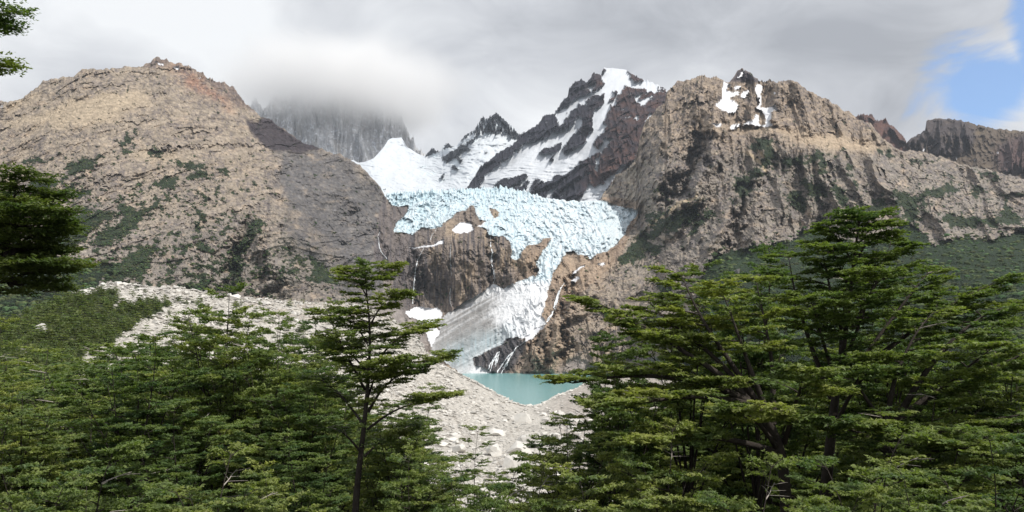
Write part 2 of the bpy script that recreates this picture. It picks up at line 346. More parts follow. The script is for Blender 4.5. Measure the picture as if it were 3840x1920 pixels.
VEG = [P('A', 500,840, 600,800, 740,775, 760,800, 700,850, 620,870, 560,910, 520,890), P('A', 180,830, 260,810, 380,815, 300,830, 200,845, 120,850),
 P('A', 850,655, 940,650, 1000,670, 960,690, 900,680), P('A', 880,590, 930,600, 1100,620, 1000,640, 940,630), P('A', 930,700, 1000,740, 940,780, 880,790, 950,740),
 P('A', 1090,735, 1160,710, 1260,730, 1220,755, 1140,750), P('A', 1340,840, 1370,805, 1440,800, 1480,830, 1560,855, 1480,865, 1400,860),
 P('A', 1590,860, 1690,860, 1780,890, 1720,895), P('A', 1285,825, 1330,822, 1325,840),
 P('A', 1370,940, 1450,900, 1560,890, 1600,920, 1520,935, 1400,950), P('A', 1130,990, 1220,945, 1340,940, 1320,980, 1220,1005), P('A', 1460,1040, 1520,1020, 1550,1035, 1500,1055),
 P('A', 1000,1010, 1080,990, 1060,1020, 1010,1035), P('A', 560,1090, 600,1040, 690,1025, 650,1070, 590,1100), P('A', 430,1070, 560,1000, 640,985, 500,1050, 440,1090),
 P('A', 830,1140, 900,1110, 1050,1075, 980,1110, 880,1140), P('A', 1130,1080, 1200,1065, 1340,1070, 1280,1090, 1150,1100), P('A', 1560,1110, 1640,1115, 1660,1130, 1600,1130),
 P('A', 570,930, 650,905, 640,930, 590,955), P('A', 360,770, 440,755, 490,745, 400,780), P('A',1880,955,1930,965,1940,985,1900,980),
 P('A', 230,980, 360,960, 520,920, 540,900, 600,880, 430,980, 330,1040, 300,1130, 430,1070, 420,1100, 300,1150, 200,1150, 200,1000),
 P('F', 330,500, 340,380, 300,300, 480,230, 700,190, 830,165, 820,200, 700,330, 600,420, 520,450, 430,450),
 P('F', 830,165, 1000,165, 1250,120, 1180,170, 1060,250, 960,340, 860,400, 750,460, 690,470, 740,370, 880,300, 950,230, 890,195),
 P('F', 800,660, 850,570, 1000,510, 1200,460, 1270,450, 1220,500, 1100,560, 1080,620, 1060,660, 1000,660, 920,640, 900,740, 860,740),
 P('F', 1690,790, 1720,700, 1750,600, 1765,500, 1840,400, 1890,290, 1940,245, 2010,265, 1930,330, 1880,400, 1830,480, 1800,600, 1760,700, 1740,790),
 P('F', 1480,430, 1540,430, 1610,460, 1580,500, 1540,500), P('F', 1600,590, 1700,600, 1730,640, 1620,620), P('F', 1440,530, 1480,560, 1510,650, 1490,690, 1470,600),
 P('F', 1340,440, 1400,430, 1410,480, 1330,490), P('F', 1300,760, 1440,720, 1560,700, 1640,790, 1440,790), P('F', 1480,260, 1530,170, 1550,200, 1500,280, 1460,300),
 P('F', 1590,380, 1700,300, 1820,240, 1740,300, 1640,360), P('F', 1640,450,1700,400,1740,370,1700,440), P('F', 2340,530, 2400,560, 2500,680, 2576,750, 2500,730, 2400,680, 2330,600), P('F', 2190,500, 2260,520, 2310,560, 2260,585), P('F',2290,640,2400,690,2440,760,2340,720), P('F', 1850,800,1980,740,1920,800,1860,830),
 P('F', 1400,170,1520,190,1480,200,1410,185),
 P('D', 890,965, 960,950, 1040,980, 1090,1030, 1080,1100, 1060,1140, 1010,1080, 960,1020), P('D', 1150,1000, 1180,980, 1240,1050, 1250,1100, 1230,1160, 1180,1130, 1160,1080),
 P('D', 780,1110, 850,1050, 900,1070, 950,1150, 930,1200, 860,1160), P('D', 440,930, 520,900, 600,870, 640,900, 600,940, 500,950, 520,1050, 460,1080, 430,1130, 440,1000),
 P('D', 500,690, 620,650, 700,690, 760,760, 660,780, 620,740, 540,720), P('D', 780,800, 840,760, 920,780, 1000,740, 1070,740, 1060,780, 1100,850, 1140,930, 1090,900, 1020,830, 940,800, 860,850, 800,830),
 P('D', 560,770, 640,800, 760,830, 700,860, 600,820), P('D', 1210,850, 1260,850, 1300,900, 1230,890), P('D', 1280,950, 1320,945, 1360,1000, 1320,1000),
 P('D', 1590,1030, 1640,1040, 1700,1060, 1850,1050, 1950,990, 2060,1000, 2090,1030, 1990,1060, 1950,1100, 1870,1070, 1800,1110, 1770,1200, 1850,1210, 1740,1260, 1700,1290, 1680,1180, 1600,1100),
 P('D', 2140,1010, 2220,990, 2300,1060, 2240,1080), P('D', 2390,1180, 2440,1130, 2530,1190, 2400,1220), P('D', 2490,1050, 2600,1045, 2600,1090),
 P('D', 1320,1160, 1380,1130, 1530,1115, 1545,1170, 1450,1180, 1470,1220, 1400,1250, 1330,1240), P('D', 1930,1270, 2000,1220, 2100,1210, 2300,1240, 2400,1220, 2576,1210, 2576,1260, 2400,1300, 2300,1300, 2150,1290, 1980,1290),
 P('D', 1470,740, 1600,765, 1560,790, 1500,770), P('D', 1110,730, 1280,740, 1250,760), P('D', 2200,870, 2400,930, 2350,945, 2200,890), P('D', 1660,760, 1900,830, 1860,840, 1700,790), P('D',1690,920,1760,930,1740,950),
 P('D', 2420,1050,2450,1080,2440,1130,2400,1120), P('D',1960,920,2050,940,2080,960,1980,950),
 P('E', 1850,400, 1830,350, 1900,260, 2000,180, 2100,100, 2200,60, 2350,-30, 2440,-60, 2390,60, 2250,110, 2150,130, 2080,190, 2090,230, 2160,280, 2140,320, 2000,320, 1950,350, 1880,400),
 P('E', 2360,190, 2400,90, 2460,20, 2540,-50, 2560,0, 2480,70, 2400,170), P('C', 1450,1260, 1560,1180, 1650,1130, 1620,1180, 1500,1280), P('C', 1500,1040,1560,1010,1580,1030,1510,1060),
 P('E', 2150,520, 2230,520, 2240,600, 2180,640, 2090,560), P('E',2500,370,2600,300,2640,380,2560,420)]
FOREST = [P('F', -640,560, 0,600, 200,620, 300,640, 380,500, 560,560, 700,580, 860,570, 900,600, 820,660, 740,720, 740,1400, -640,1400),
 P('G', 180,600, 220,550, 370,470, 520,455, 690,440, 860,380, 900,340, 1050,260, 1120,340, 1130,370, 1300,400, 1550,430, 1590,390, 1640,300, 1700,250, 1800,330, 1860,360, 1850,430, 1900,455, 1960,430, 1930,380, 2100,400, 2200,380, 2340,400, 2440,370, 2576,330, 3200,250, 3200,1700, 0,1700, 0,1250, 150,1000, 100,800)]
CLIFF = P('E', 20,60, 60,-60, 90,-140, 300,-200, 1990,-100, 2000,0, 1900,200, 1850,340, 1700,480, 1480,660, 1400,760, 1300,860, 1200,980, 1100,1130, 1050,1230, 500,1230, 380,1050, 200,860, 120,700, 60,500, 0,300)
def poly_dist_line(pts, X, Y):
    d = np.full(X.shape, 1e9); sd = np.zeros(X.shape)
    for a, b in zip(pts[:-1], pts[1:]):
        ab = b-a; t = np.clip(((X-a[0])*ab[0]+(Y-a[1])*ab[1])/(ab@ab), 0, 1)
        ex = X-(a[0]+t*ab[0]); ey = Y-(a[1]+t*ab[1]); dd = ex*ex+ey*ey
        k = dd < d; d = np.where(k, dd, d); sd = np.where(k, np.sign(ex*ab[1]-ey*ab[0]), sd)
    return np.sqrt(d), sd

def jag_M(x):
    ice = smooth(1440, 1500, x)*smooth(2110, 1980, x)
    left = smooth(1010, 900, x)
    j = fbm(x/23, x*0+3.3, o=4, g=0.6)*5
    crag = (smooth(650, 700, x)*smooth(960, 930, x)+smooth(2540, 2500, x)*smooth(2260, 2300, x)+smooth(2580, 2620, x)*smooth(3000, 2900, x))
    s = np.abs(perlin(x/9.0, x*0+8))*-9
    s2 = np.abs(perlin(x/6.0, x*0+1.7))*-14+np.abs(perlin(x/17.0, x*0+2.7))*-10
    return j*(1-ice)+crag*s*1.2+ice*(s2+3)
S = Sheet(SIL_M, BOT_M, -230, 3990, 1260, 370, CTRL_M, jag_M)
px, py, D = S.px, S.py, S.D
X0, Y0, Z0 = to_world(px, py, D)
# warped pixel coordinates for ragged natural edges
wx = (fbm(px/70, py/70+9, o=5, g=0.62))*15; wy = (fbm(px/70+40, py/70, o=5, g=0.62))*15
wxs, wys = wx*0.35, wy*0.35
mGL = Mask(GL)(px+wxs, py+wys)*(1-Mask(GLHOLE)(px+wxs, py+wys))
mGL = np.maximum(mGL, Mask(ICEBERG)(px+wxs, py+wys))
mSN = Mask(*SNOWS, *SNOWS2[1:])(px+wxs*1.3, py+wys*1.3)
ragveg = fbm(px/26, py/18+3, o=4, g=0.65)
mVGs = Mask(*VEG, soft=5)(px+wx, py+wy)
mVG = (mVGs+ragveg*0.34 > 0.36).astype(np.float32)
mFOs = Mask(*FOREST, soft=8)(px+wx*0.6, py+wy*0.5)
mFO = (mFOs+ragveg*0.22 > 0.5).astype(np.float32)
mCL = Mask(CLIFF)(px+wxs, py+wys)
LEFT = (px < 1480)
lab = np.where(LEFT, 1, 2)
lab = np.where(mCL > 0.5, 3, lab)
# sparse shrubs sprinkled around the patches
near = smooth(0.02, 0.5, Mask(*VEG, soft=26)(px, py))
spr = (perlin(px/7, py/5+50)+0.5*ragveg+near*0.55-0.80 > 0).astype(np.float32)*(mCL < 0.5)*(near > 0.03)*smooth(540, 620, py)
veg = np.clip(mVG+spr, 0, 1)
lab = np.where(mFO > 0.5, 4, lab)
lab = np.where(mSN > 0.5, 5, lab)
lab = np.where(mGL > 0.5, 6, lab)
is_rock = np.isin(lab, (1, 2, 3)).astype(np.float32)
ice = (lab == 6).astype(np.float32)

# ---- relief: metres pulled towards the viewer
wR = smooth(2100, 2600, px); wL = 1-smooth(1300, 1560, px); wC = np.clip(1-wR-wL, 0, 1)
# left mountain: slabs dipping to lower left, with steeper gullies on its right flank
ca, sa = math.cos(0.55), math.sin(0.55)
u = (X0*ca+Z0*sa); w_ = (-X0*sa+Z0*ca)
band = ridged(u/420, w_/120, Y0/700, o=6, g=0.56)
slab = smooth(0.35, 0.75, ridged(u/300+3, w_/95+fbm(u/120, w_/60, o=3)*0.35, o=4, g=0.5))
gul = ridged(X0/170+fbm(X0/300, Z0/300, o=2)*0.5, Z0/520, Y0/500, o=6, g=0.56)
fine = ridged(X0/38+7+Z0/90, Z0/110, o=5, g=0.6)
crk = 1-np.abs(perlin(X0/60+fbm(X0/40, Z0/60, o=2)*0.6, Z0/120))*2.4
crk = np.clip(crk, 0, 1)**5
# right mountain: strong ribs falling down to the left on its left side, to the right on its right side
tilt = np.interp(px, [2200, 2650, 2950, 3300, 3840], [-0.75, -0.38, 0.10, 0.50, 0.75])
ct, st = np.cos(tilt), np.sin(tilt)
pu = ((px-2900)*ct-(py-800)*st); pv = ((px-2900)*st+(py-800)*ct)
ribs = ridged(pu/150+fbm(px/260, py/260, o=2)*0.35, pv/520, o=6, g=0.55)
ribs2 = ridged(pu/58+3.3, pv/150+fbm(px/90, py/90, o=2)*0.3, o=5, g=0.6)
bl = ridged(px/110+9, py/190, o=5, g=0.58)
col_v = ridged((px+fbm(px/80, py/80, o=2)*14)/52, py/260+4, o=6, g=0.58)          # cliff: upright buttresses
col_h = fbm(px/120, py/11+fbm(px/60,py/60,o=2)*0.8, o=4)
rel = wL*(slab*9+band*13+gul*(26+30*smooth(980, 1250, px))+fine*6-crk*5)+wR*(ribs*105+ribs2*24+fine*6-crk*5+bl*5)+wC*(col_v*26+fine*8+col_h*1.5-crk*3)
rel += fbm(X0/15, Z0/34, o=4, g=0.62)*1.7*is_rock
sm_scree = Mask(P('A', 0,500, 200,480, 400,400, 600,345, 900,285, 1110,300, 1150,370, 1000,420, 900,460, 800,520, 700,545, 450,570, 0,540),
    P('A', 980,745, 1080,730, 1250,755, 1500,790, 1450,805, 1300,800, 1000,790), P('A', 60,380, 300,300, 360,300, 200,400, 60,450),
    P('D', 130,510, 250,545, 400,585, 540,545, 640,550, 760,540, 900,560, 1000,600, 800,620, 700,610, 640,570, 440,600, 240,565, 130,560), P('D', 750,650, 1000,625, 1200,600, 1350,655, 1640,728, 1500,735, 1300,745, 1100,722, 900,690),
    P('E', 1370,1200, 1440,1130, 1500,1080, 1620,1110, 1720,1150, 2600,1000, 2600,1300, 1700,1260, 1600,1222), P('E', -200,640, 110,640, 240,760, 330,800, 410,950, 400,1040, 200,860, -200,700), P('E',60,500,110,560,150,640,60,640), soft=6)(px+wx, py+wy)
trail = Mask(P('D', 480,740, 510,740, 600,800, 650,880, 640,900, 600,850, 520,770), P('D', 590,740, 615,760, 625,830, 610,820), P('F', 350,490, 480,385, 690,230, 640,280, 520,370, 365,500),
    P('C', 1440,1290, 1640,1150, 1830,1040, 1850,1050, 1660,1190, 1500,1290), P('C', 1590,1290, 1760,1150, 1900,1060, 1780,1170, 1640,1290), soft=1)(px+wxs*1.5, py+wys*1.5)
rel = rel*(1-0.80*sm_scree)
wf = fbm(px/40, py/40, o=4, g=0.6)
fa1, fi1 = facet(u/105+wf*0.25, w_/60+wf*0.3, 1, 2.0, 0.5); fa2, fi2 = facet(u/38+wf*0.3, w_/26, 2, 2.0, 0.5); fa3, fi3 = facet(X0/14+wf*0.3, Z0/15, 3, 2.0, 0.7)
fb1, fj1 = facet(pu/62+wf*0.25, pv/120+wf*0.2, 4, 2.0, 0.6); fb2, fj2 = facet(pu/22+wf*0.3, pv/38, 5, 2.0, 0.7); fb3, fj3 = facet(px/9+wf*0.3, py/12, 6, 2.0, 0.8)
fc1, fk1 = facet(px/70+wf*0.25, py/95+wf*0.3, 7, 2.0, 0.5); fc2, fk2 = facet(px/24+wf*0.2, py/40, 8, 2.0, 0.7)
ncl = 1-0.80*sm_scree
relf = wL*(fa1*15+fa2*6.5+fa3*1.7)+wR*(fb1*34+fb2*10+fb3*2.8)+wC*(fc1*16+fc2*7.5+fb3*3.2)
slabm = smooth(-0.1, 0.5, fbm(px/230, py/150+60, o=3))
rel = rel*0.62+relf*is_rock*ncl*(1-0.55*slabm)
cellv = np.where(px < 1500, 0.5*fi2+0.5*fi3, 0.5*fj2+0.5*fj3)
# big traced forms: buttress beside a deep gully on the right mountain; rounded buttress on the left one
def bump(line, width, amt, side=None, sw=18.0):
    L = np.array(line, float); amt = amt*(0.75+0.6*fine[:1, :1].mean()*0); out = np.zeros(px.shape, np.float32); m = width*2.6+20
    cs = np.nonzero((px[0] > L[:, 0].min()-m) & (px[0] < L[:, 0].max()+m))[0]; c0, c1 = cs[0], cs[-1]+1
    k = (py[:, c0:c1].max(1) > L[:, 1].min()-m) & (py[:, c0:c1].min(1) < L[:, 1].max()+m); rs = np.nonzero(k)[0]; r0, r1 = rs[0], rs[-1]+1
    d, s = poly_dist_line(L, (px+wx*1.6)[r0:r1, c0:c1], (py+wy*1.6)[r0:r1, c0:c1])
    out[r0:r1, c0:c1] = amt*np.exp(-(d/width)**2)
    return out
rel = rel+0
rel += bump([(2690, 480), (2660, 560), (2650, 640), (2600, 740)], 42, 150)
rel += bump([(2640, 520), (2610, 600), (2555, 700), (2520, 740)], 34, -230)
rel += bump([(2560, 640), (2500, 700), (2440, 760)], 30, 60)
rel += bump([(2750, 720), (2720, 820), (2680, 900)], 55, 70)+bump([(2900, 740), (2880, 860), (2850, 920)], 60, 110)+bump([(2795, 700), (2770, 800), (2740, 930)], 20, -110)
rel += bump([(3090, 640), (3120, 720), (3110, 790)], 34, 60)+bump([(2560, 1010), (2500, 1080)], 60, 70)
rel += bump([(2460, 900), (2500, 930), (2620, 820)], 26, -50)
rel += bump([(2830, 320), (2860, 380), (2820, 470)], 60, -90)+bump([(2960, 330), (2920, 420), (2900, 500)], 26, 80)+bump([(2650, 320), (2640, 400)], 50, 60)
rel += bump([(1000, 850), (1030, 950), (1060, 1050)], 55, 80)+bump([(930, 840), (890, 950), (860, 1080)], 18, -60)+bump([(700, 950), (690, 1050)], 60, 45)+bump([(780, 930), (800, 1040)], 40, 30)
rel += bump([(1010, 660), (1040, 840), (1080, 900)], 30, 45)
# tan rib running down to the lake with clefts
rel += bump([(2210, 1090), (2110, 1200), (2040, 1330)], 34, 80)+bump([(2110, 1160), (2120, 1260), (2100, 1330)], 14, -70)+bump([(2030, 1270), (2050, 1350)], 11, -50)+bump([(2000, 1300), (2010, 1360)], 9, -40)
rel += bump([(2130, 1060), (2150, 1120), (2090, 1180)], 22, -80)+bump([(2230, 1160), (2260, 1200)], 24, -60)
rel += bump([(1700, 900), (1720, 1000), (1720, 1100)], 70, 50)+bump([(1560, 950), (1570, 1100)], 16, -40)+bump([(1845, 880), (1840, 1040)], 10, -45)+bump([(1960, 960), (2030, 930)], 40, 55)+bump([(1900, 1020), (1920, 1060)], 30, 40)
rel += bump([(1770, 770), (1775, 830)], 16, 60)+bump([(2010, 1010), (2005, 1040)], 9, -60)
# glacier ice
cre = 0.6*ridged(X0/17+fbm(X0/40, Z0/60, o=2)*0.5, Z0/40+fbm(X0/30, Z0/50+9, o=2)*0.6, o=4, g=0.65)+0.5*ridged(X0/60+9, Z0/75, o=3)
cre2 = 1-np.abs(perlin(X0/9, Z0/24))*2
ser = smooth(1120, 1000, py)+smooth(0.2, 0.6, Mask(P('E', 900,880, 1180,700, 1200,600, 1310,640, 1260,780, 1150,900, 1060,940, 900,1000), soft=12)(px, py))*0.6
ser = np.clip(ser, 0, 1)
topband = np.exp(-((py-curve(SIL_M, px)-16)/26)**2)*smooth(1440, 1480, px)*smooth(2080, 1900, px)
spk = np.clip(1-np.abs(perlin(px/7, py/60+77))*2.2, 0, 1)
fg1, _ = facet(X0/9+wf*0.6, Z0/19+wf*0.5, 11, 2.2, 0.9); fg2, _ = facet((X0+Z0*0.3)/22+wf*0.5, Z0/48, 12, 2.0, 0.8)
reli = (cre*19+cre2*5+fg1*8+fg2*13)*ser+topband*spk*16+(1-ser)*(fbm(X0/60, Z0/60, Y0/60, o=5)*7+3*cre)
glm = Mask(GL, soft=3)(px, py)
base_ice = wC*0+10
rel = rel*(1-ice)+ice*(reli+base_ice*glm)
rel = np.where(lab == 5, rel*0.35+fbm(X0/80, Z0/80, Y0/80, o=3)*5+np.where(px > 2600, 18, 6), rel)
# forest canopy and shrubs stand proud of the ground
can = 1-np.abs(perlin(px/6.5, py/4.2))*1.7
rel = np.where(lab == 4, rel*0.12+np.clip(can, 0, 1)*5+fbm(X0/150, Z0/150, Y0/150, o=4)*14, rel)
rel += veg*(is_rock)*(3+np.clip(can, 0, 1)*3)
edge = smooth(0, 10, py-S.py[0][None])             # keep the skyline where it was traced
fade = 1-smooth(-14, 2, py-curve(BOT_M, px))*smooth(1650, 1720, px)*smooth(2400, 2300, px)
S.D = D-rel*fade*np.minimum(edge+0.3, 1)
S.finish(back=((60, 45), (200, 260), (500, 700)))

# ---- albedo
def nz(sx, sy, off=0, o=5, g=0.55): return fbm(px/sx+off, py/sy+off*0.7, o=o, g=g)
n1 = nz(160, 120, 3); n2 = nz(34, 26, 12); n3 = nz(9, 7, 31, 3, 0.7)
streak = fbm(pu/14, pv/120, o=4, g=0.6)
c = np.zeros(px.shape+(3,), np.float32)
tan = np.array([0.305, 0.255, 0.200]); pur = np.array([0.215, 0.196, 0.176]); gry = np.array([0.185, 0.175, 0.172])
c[:] = tan
low = smooth(560, 1050, py+n1*120)
c = lerpc(c, pur, np.clip(low*0.75*wL+wR*0.72+wR*n2*0.2, 0, 1))
c = lerpc(c, (0.30, 0.235, 0.175), wR*smooth(640, 460, py+n1*60)*0.8)
grm = Mask(P('', 1020,560, 1280,575, 1480,760, 1540,960, 1560,1180, 1340,1150, 1200,1010, 1100,900, 1040,760), soft=14)(px+wx, py+wy)  # right flank: greyer rock, with cloud shade painted into its colour
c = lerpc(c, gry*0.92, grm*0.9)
grn = Mask(P('', 1040,700, 1100,770, 1300,980, 1400,1100, 1270,1030, 1130,880, 1060,830, 1000,720), P('', 970,480, 1030,560, 1080,760, 1040,760, 990,600), soft=6)(px+wx, py+wy)
c = lerpc(c, (0.34, 0.275, 0.21), grn*0.6)
c = lerpc(c, (0.15, 0.13, 0.135), smooth(0.2, 0.9, n2+0.3*n1)*0.45*is_rock)
c = lerpc(c, (0.42, 0.33, 0.245), smooth(0.35, 1.0, nz(60, 30, 55))*0.6*is_rock)
red = Mask(P('A', 1230,90, 1400,95, 1560,200, 1700,340, 1790,430, 1700,420, 1560,350, 1450,300, 1330,150), soft=8)(px+wx, py+wy)
c = lerpc(c, (0.25, 0.125, 0.085), red*0.75)
pk = Mask(P('A', 1050,110, 1120,55, 1165,20, 1270,30, 1250,100, 1160,110), P('A', 1480,140, 1560,180, 1760,230, 1900,420, 1800,400, 1650,300), soft=3)(px, py)
c = lerpc(c, (0.12, 0.085, 0.08), pk*0.7)
bas = Mask(P('A', 1840,470, 1870,500, 1930,520, 1960,480, 2050,485, 2075,530, 2210,615, 2410,712, 2340,735, 2250,745, 2060,725, 1990,690, 1930,630, 1870,560), soft=2)(px+wxs, py+wys)
c = lerpc(c, (0.045, 0.038, 0.042), bas*0.93)
bas2 = Mask(P('A', 1600,370, 1640,390, 1660,480, 1700,540, 1680,560, 1620,520), soft=3)(px+wx, py+wy)
c = lerpc(c, (0.06, 0.05, 0.06), bas2*0.6*smooth(-0.3, 0.5, n3))
c *= (1+0.34*(cellv-0.5)*is_rock*ncl)[..., None]
mot = nz(13, 9, 41, 4, 0.65); mot2 = nz(60, 40, 47, 5, 0.6)
c = lerpc(c, (0.13, 0.112, 0.112), np.clip(smooth(0.10, 0.60, mot+0.7*mot2), 0, 1)*0.60*is_rock*(1-0.75*sm_scree))
c = lerpc(c, (0.41, 0.33, 0.25), np.clip(smooth(0.25, 0.9, -mot+0.4*mot2), 0, 1)*0.45*is_rock)
frac = np.clip(1-np.abs(fbm(u/46+5, w_/17, o=4, g=0.62))*7, 0, 1)*smooth(-0.2, 0.4, mot2+0.2)
frac2 = np.clip(1-np.abs(fbm(pu/17, pv/40, o=4, g=0.62))*6, 0, 1)*smooth(-0.2, 0.4, mot2+0.1)
c = lerpc(c, (0.07, 0.062, 0.065), np.where(px < 1500, frac*0.8, frac2)*0.60*is_rock*(1-0.8*sm_scree))
crease = smooth(0.22, 0.02, slab)*smooth(0.45, 0.0, slab)*wL*smooth(600, 760, py)*(mot2 > -0.15)
veg = np.clip(veg+(crease*smooth(0.2, 0.5, ragveg+0.45*smooth(700, 1000, py)) > 0.45)*is_rock*(grm < 0.3)*(lab == 1), 0, 1)
c = lerpc(c, (0.048, 0.040, 0.046), bas*0.93)
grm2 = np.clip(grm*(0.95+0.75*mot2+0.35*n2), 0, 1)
c *= (1-grm2*0.36*(1-bas))[..., None]  # the flank's cloud shade again, multiplied into the rock colour
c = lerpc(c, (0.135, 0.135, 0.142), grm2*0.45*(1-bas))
# cliff: brown and ochre panels, dark wet streaks
clm = (lab == 3)
vst = fbm(px/7, py/170, o=4, g=0.6); vst2 = fbm(px/24+5, py/190, o=3)
cc = np.zeros_like(c); cc[:] = (0.215, 0.175, 0.145)
cc = lerpc(cc, (0.32, 0.25, 0.18), smooth(0.0, 0.7, nz(90, 110, 71))*0.8)
cc = lerpc(cc, (0.060, 0.055, 0.062), np.clip(smooth(0.05, 0.6, vst+0.5*vst2)*0.8, 0, 1))
cc = lerpc(cc, (0.11, 0.10, 0.105), smooth(1650, 1560, px)*0.65)
cc = lerpc(cc, (0.34, 0.25, 0.18), smooth(1900, 2000, px)*0.5)
wet = Mask(P('E', 740,1090, 850,1040, 950,970, 1010,930, 1070,930, 1130,950, 1180,930, 1150,1000, 1000,1210, 760,1210), soft=3)(px+wxs, py+wys)
c = np.where(clm[..., None], cc, c)
c = lerpc(c, (0.075, 0.075, 0.085), wet*0.85*clm)
crag = Mask(P('C', 2070,215, 2110,170, 2125,130, 2165,110, 2240,150, 2300,220), soft=2)(px, py)
c = lerpc(c, (0.05, 0.045, 0.06), crag*0.9)
gash_shade = Mask(P('C', 1640,1120, 1640,1020, 1700,920, 1800,770, 1880,640, 1930,600, 1985,780, 1870,860, 1860,950, 1740,1080), soft=10)(px+wx, py+wy)  # shade in the deep gully, painted into the rock colour on top of the relief
c = lerpc(c, (0.12, 0.11, 0.12), gash_shade*0.5*smooth(-0.6, 0.3, n2))
ribt = Mask(P('E', 1060,1210, 1100,1130, 1170,1040, 1200,980, 1300,860, 1400,760, 1560,590, 1560,700, 1480,800, 1420,920, 1440,1000, 1500,1060, 1440,1150, 1370,1210), P('E', 1360,450,1450,300,1600,320,1640,380,1560,560,1450,640,1400,560), P('E',1640,340,1830,300,1840,380,1640,560,1560,560), soft=10)(px+wx, py+wy)
c = lerpc(c, (0.38, 0.29, 0.21), ribt*0.65)
c = lerpc(c, np.array([0.40, 0.325, 0.235]), sm_scree*0.85*(px < 1500)*(py < 800)); c = lerpc(c, np.array([0.42, 0.33, 0.235]), sm_scree*0.85*(px > 2400)*(py < 900))
c = lerpc(c, np.array([0.28, 0.25, 0.235]), sm_scree*0.9*(py > 1000))
c = lerpc(c, (0.46, 0.37, 0.25), trail*0.9)
sweep = (nz(20, 9, 77)+0.5*n3)
c *= (1+0.16*np.clip(n3, -1, 1)+0.12*np.clip(sweep, -1, 1))[..., None]*np.where(is_rock > 0, 1, 1)[..., None]
vgc = np.array([0.026, 0.038, 0.020], np.float32)*(1+0.35*np.clip(nz(12, 9, 90), -1, 1))[..., None]
vgc = lerpc(vgc, (0.09, 0.085, 0.045), smooth(0.3, 1.0, nz(25, 15, 93))*0.6)
c = c*(1-veg[..., None])+vgc*veg[..., None]
foc = np.array([0.022, 0.038, 0.018], np.float32)*(1+0.28*np.clip(nz(10, 6, 96), -1, 1)+0.18*np.clip(n1, -1, 1))[..., None]
foc = foc*np.where(px < 1500, 0.8, 1.0)[..., None]
c = np.where((lab == 4)[..., None], foc, c)
sn = np.zeros_like(c); sn[:] = (0.76, 0.77, 0.80)
c = np.where((lab == 5)[..., None], sn, c)
# ice: white tops, blue in the open walls; dirty grey regenerated cone below
ic = np.zeros_like(c); ic[:] = (0.70, 0.77, 0.81)
blue_w = smooth(2150, 1800, px)*0.75+0.18
dep = smooth(0.75, 0.25, cre+0.1*cre2)
ic = lerpc(ic, (0.54, 0.67, 0.73), np.clip(blue_w*(0.45+0.55*dep)+0.35*topband*spk, 0, 1)*smooth(1120, 1020, py))
ic = lerpc(ic, (0.50, 0.66, 0.73), 0.25*smooth(0.0, 0.6, nz(26, 34, 120)))
cone = smooth(1040, 1075, py)
ic = lerpc(ic, (0.80, 0.81, 0.83), cone*0.9)
dirt = Mask(P('E', 400,1000, 490,840, 640,705, 790,610, 900,590, 950,620, 920,700, 860,780, 940,860, 990,930, 900,1000, 840,1040, 750,1090, 700,1215, 420,1080), soft=14)(px+wx*0.7, py+wy*0.7)
diag = fbm((px-py*-0.9)/130, (px*0.55+py)/10, o=4, g=0.6)
ic = lerpc(ic, (0.27, 0.26, 0.25), np.clip(dirt*(1.0+0.6*diag), 0, 0.97)*cone)
ic = lerpc(ic, (0.20, 0.195, 0.19), dirt*smooth(0.25, 0.9, nz(22, 26, 130)+0.4*diag)*cone*0.6)
bluef = Mask(P('E', 810,1010, 850,900, 960,860, 1060,870, 1050,930, 960,980, 860,1040), P('E', 520,1060, 600,980, 720,930, 860,900, 860,1040, 750,1090, 700,1180, 600,1130), soft=12)(px+wx*0.6, py+wy*0.6)
ic = lerpc(ic, (0.33, 0.43, 0.47), bluef*(0.65+0.3*np.clip(vst, -1, 1)))
ic = lerpc(ic, (0.30, 0.33, 0.35), cone*smooth(0.72, 1.0, 1-np.abs(fbm(px/26+py/60, py/16-px/50, o=4, g=0.62))*2.5)*0.55*(0.35+dirt))
ic *= (1+0.07*np.clip(n3, -1, 1))[..., None]
c = np.where((lab == 6)[..., None], ic, c)
c = np.clip(c, 0.01, 0.92)

MS_lab, MS_veg, MS_fos = lab, veg, mFOs
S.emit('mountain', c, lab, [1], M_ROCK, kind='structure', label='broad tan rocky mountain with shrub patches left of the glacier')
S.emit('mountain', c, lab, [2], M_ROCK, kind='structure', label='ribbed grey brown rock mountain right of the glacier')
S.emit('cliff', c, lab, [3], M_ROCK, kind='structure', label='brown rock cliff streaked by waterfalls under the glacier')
S.emit('forest', c, lab, [4], M_FOREST, kind='stuff', label='dark green low forest covering the feet of the mountains')
S.emit('snow', c, lab, [5], M_SNOW, flat=False, kind='stuff', label='old snow patches left in the hollows of the rock')
S.emit('glacier', c, lab, [6], M_ICE, kind='structure', label='blue white hanging glacier with crevassed icefall and grey lower cone')
MS_ = S

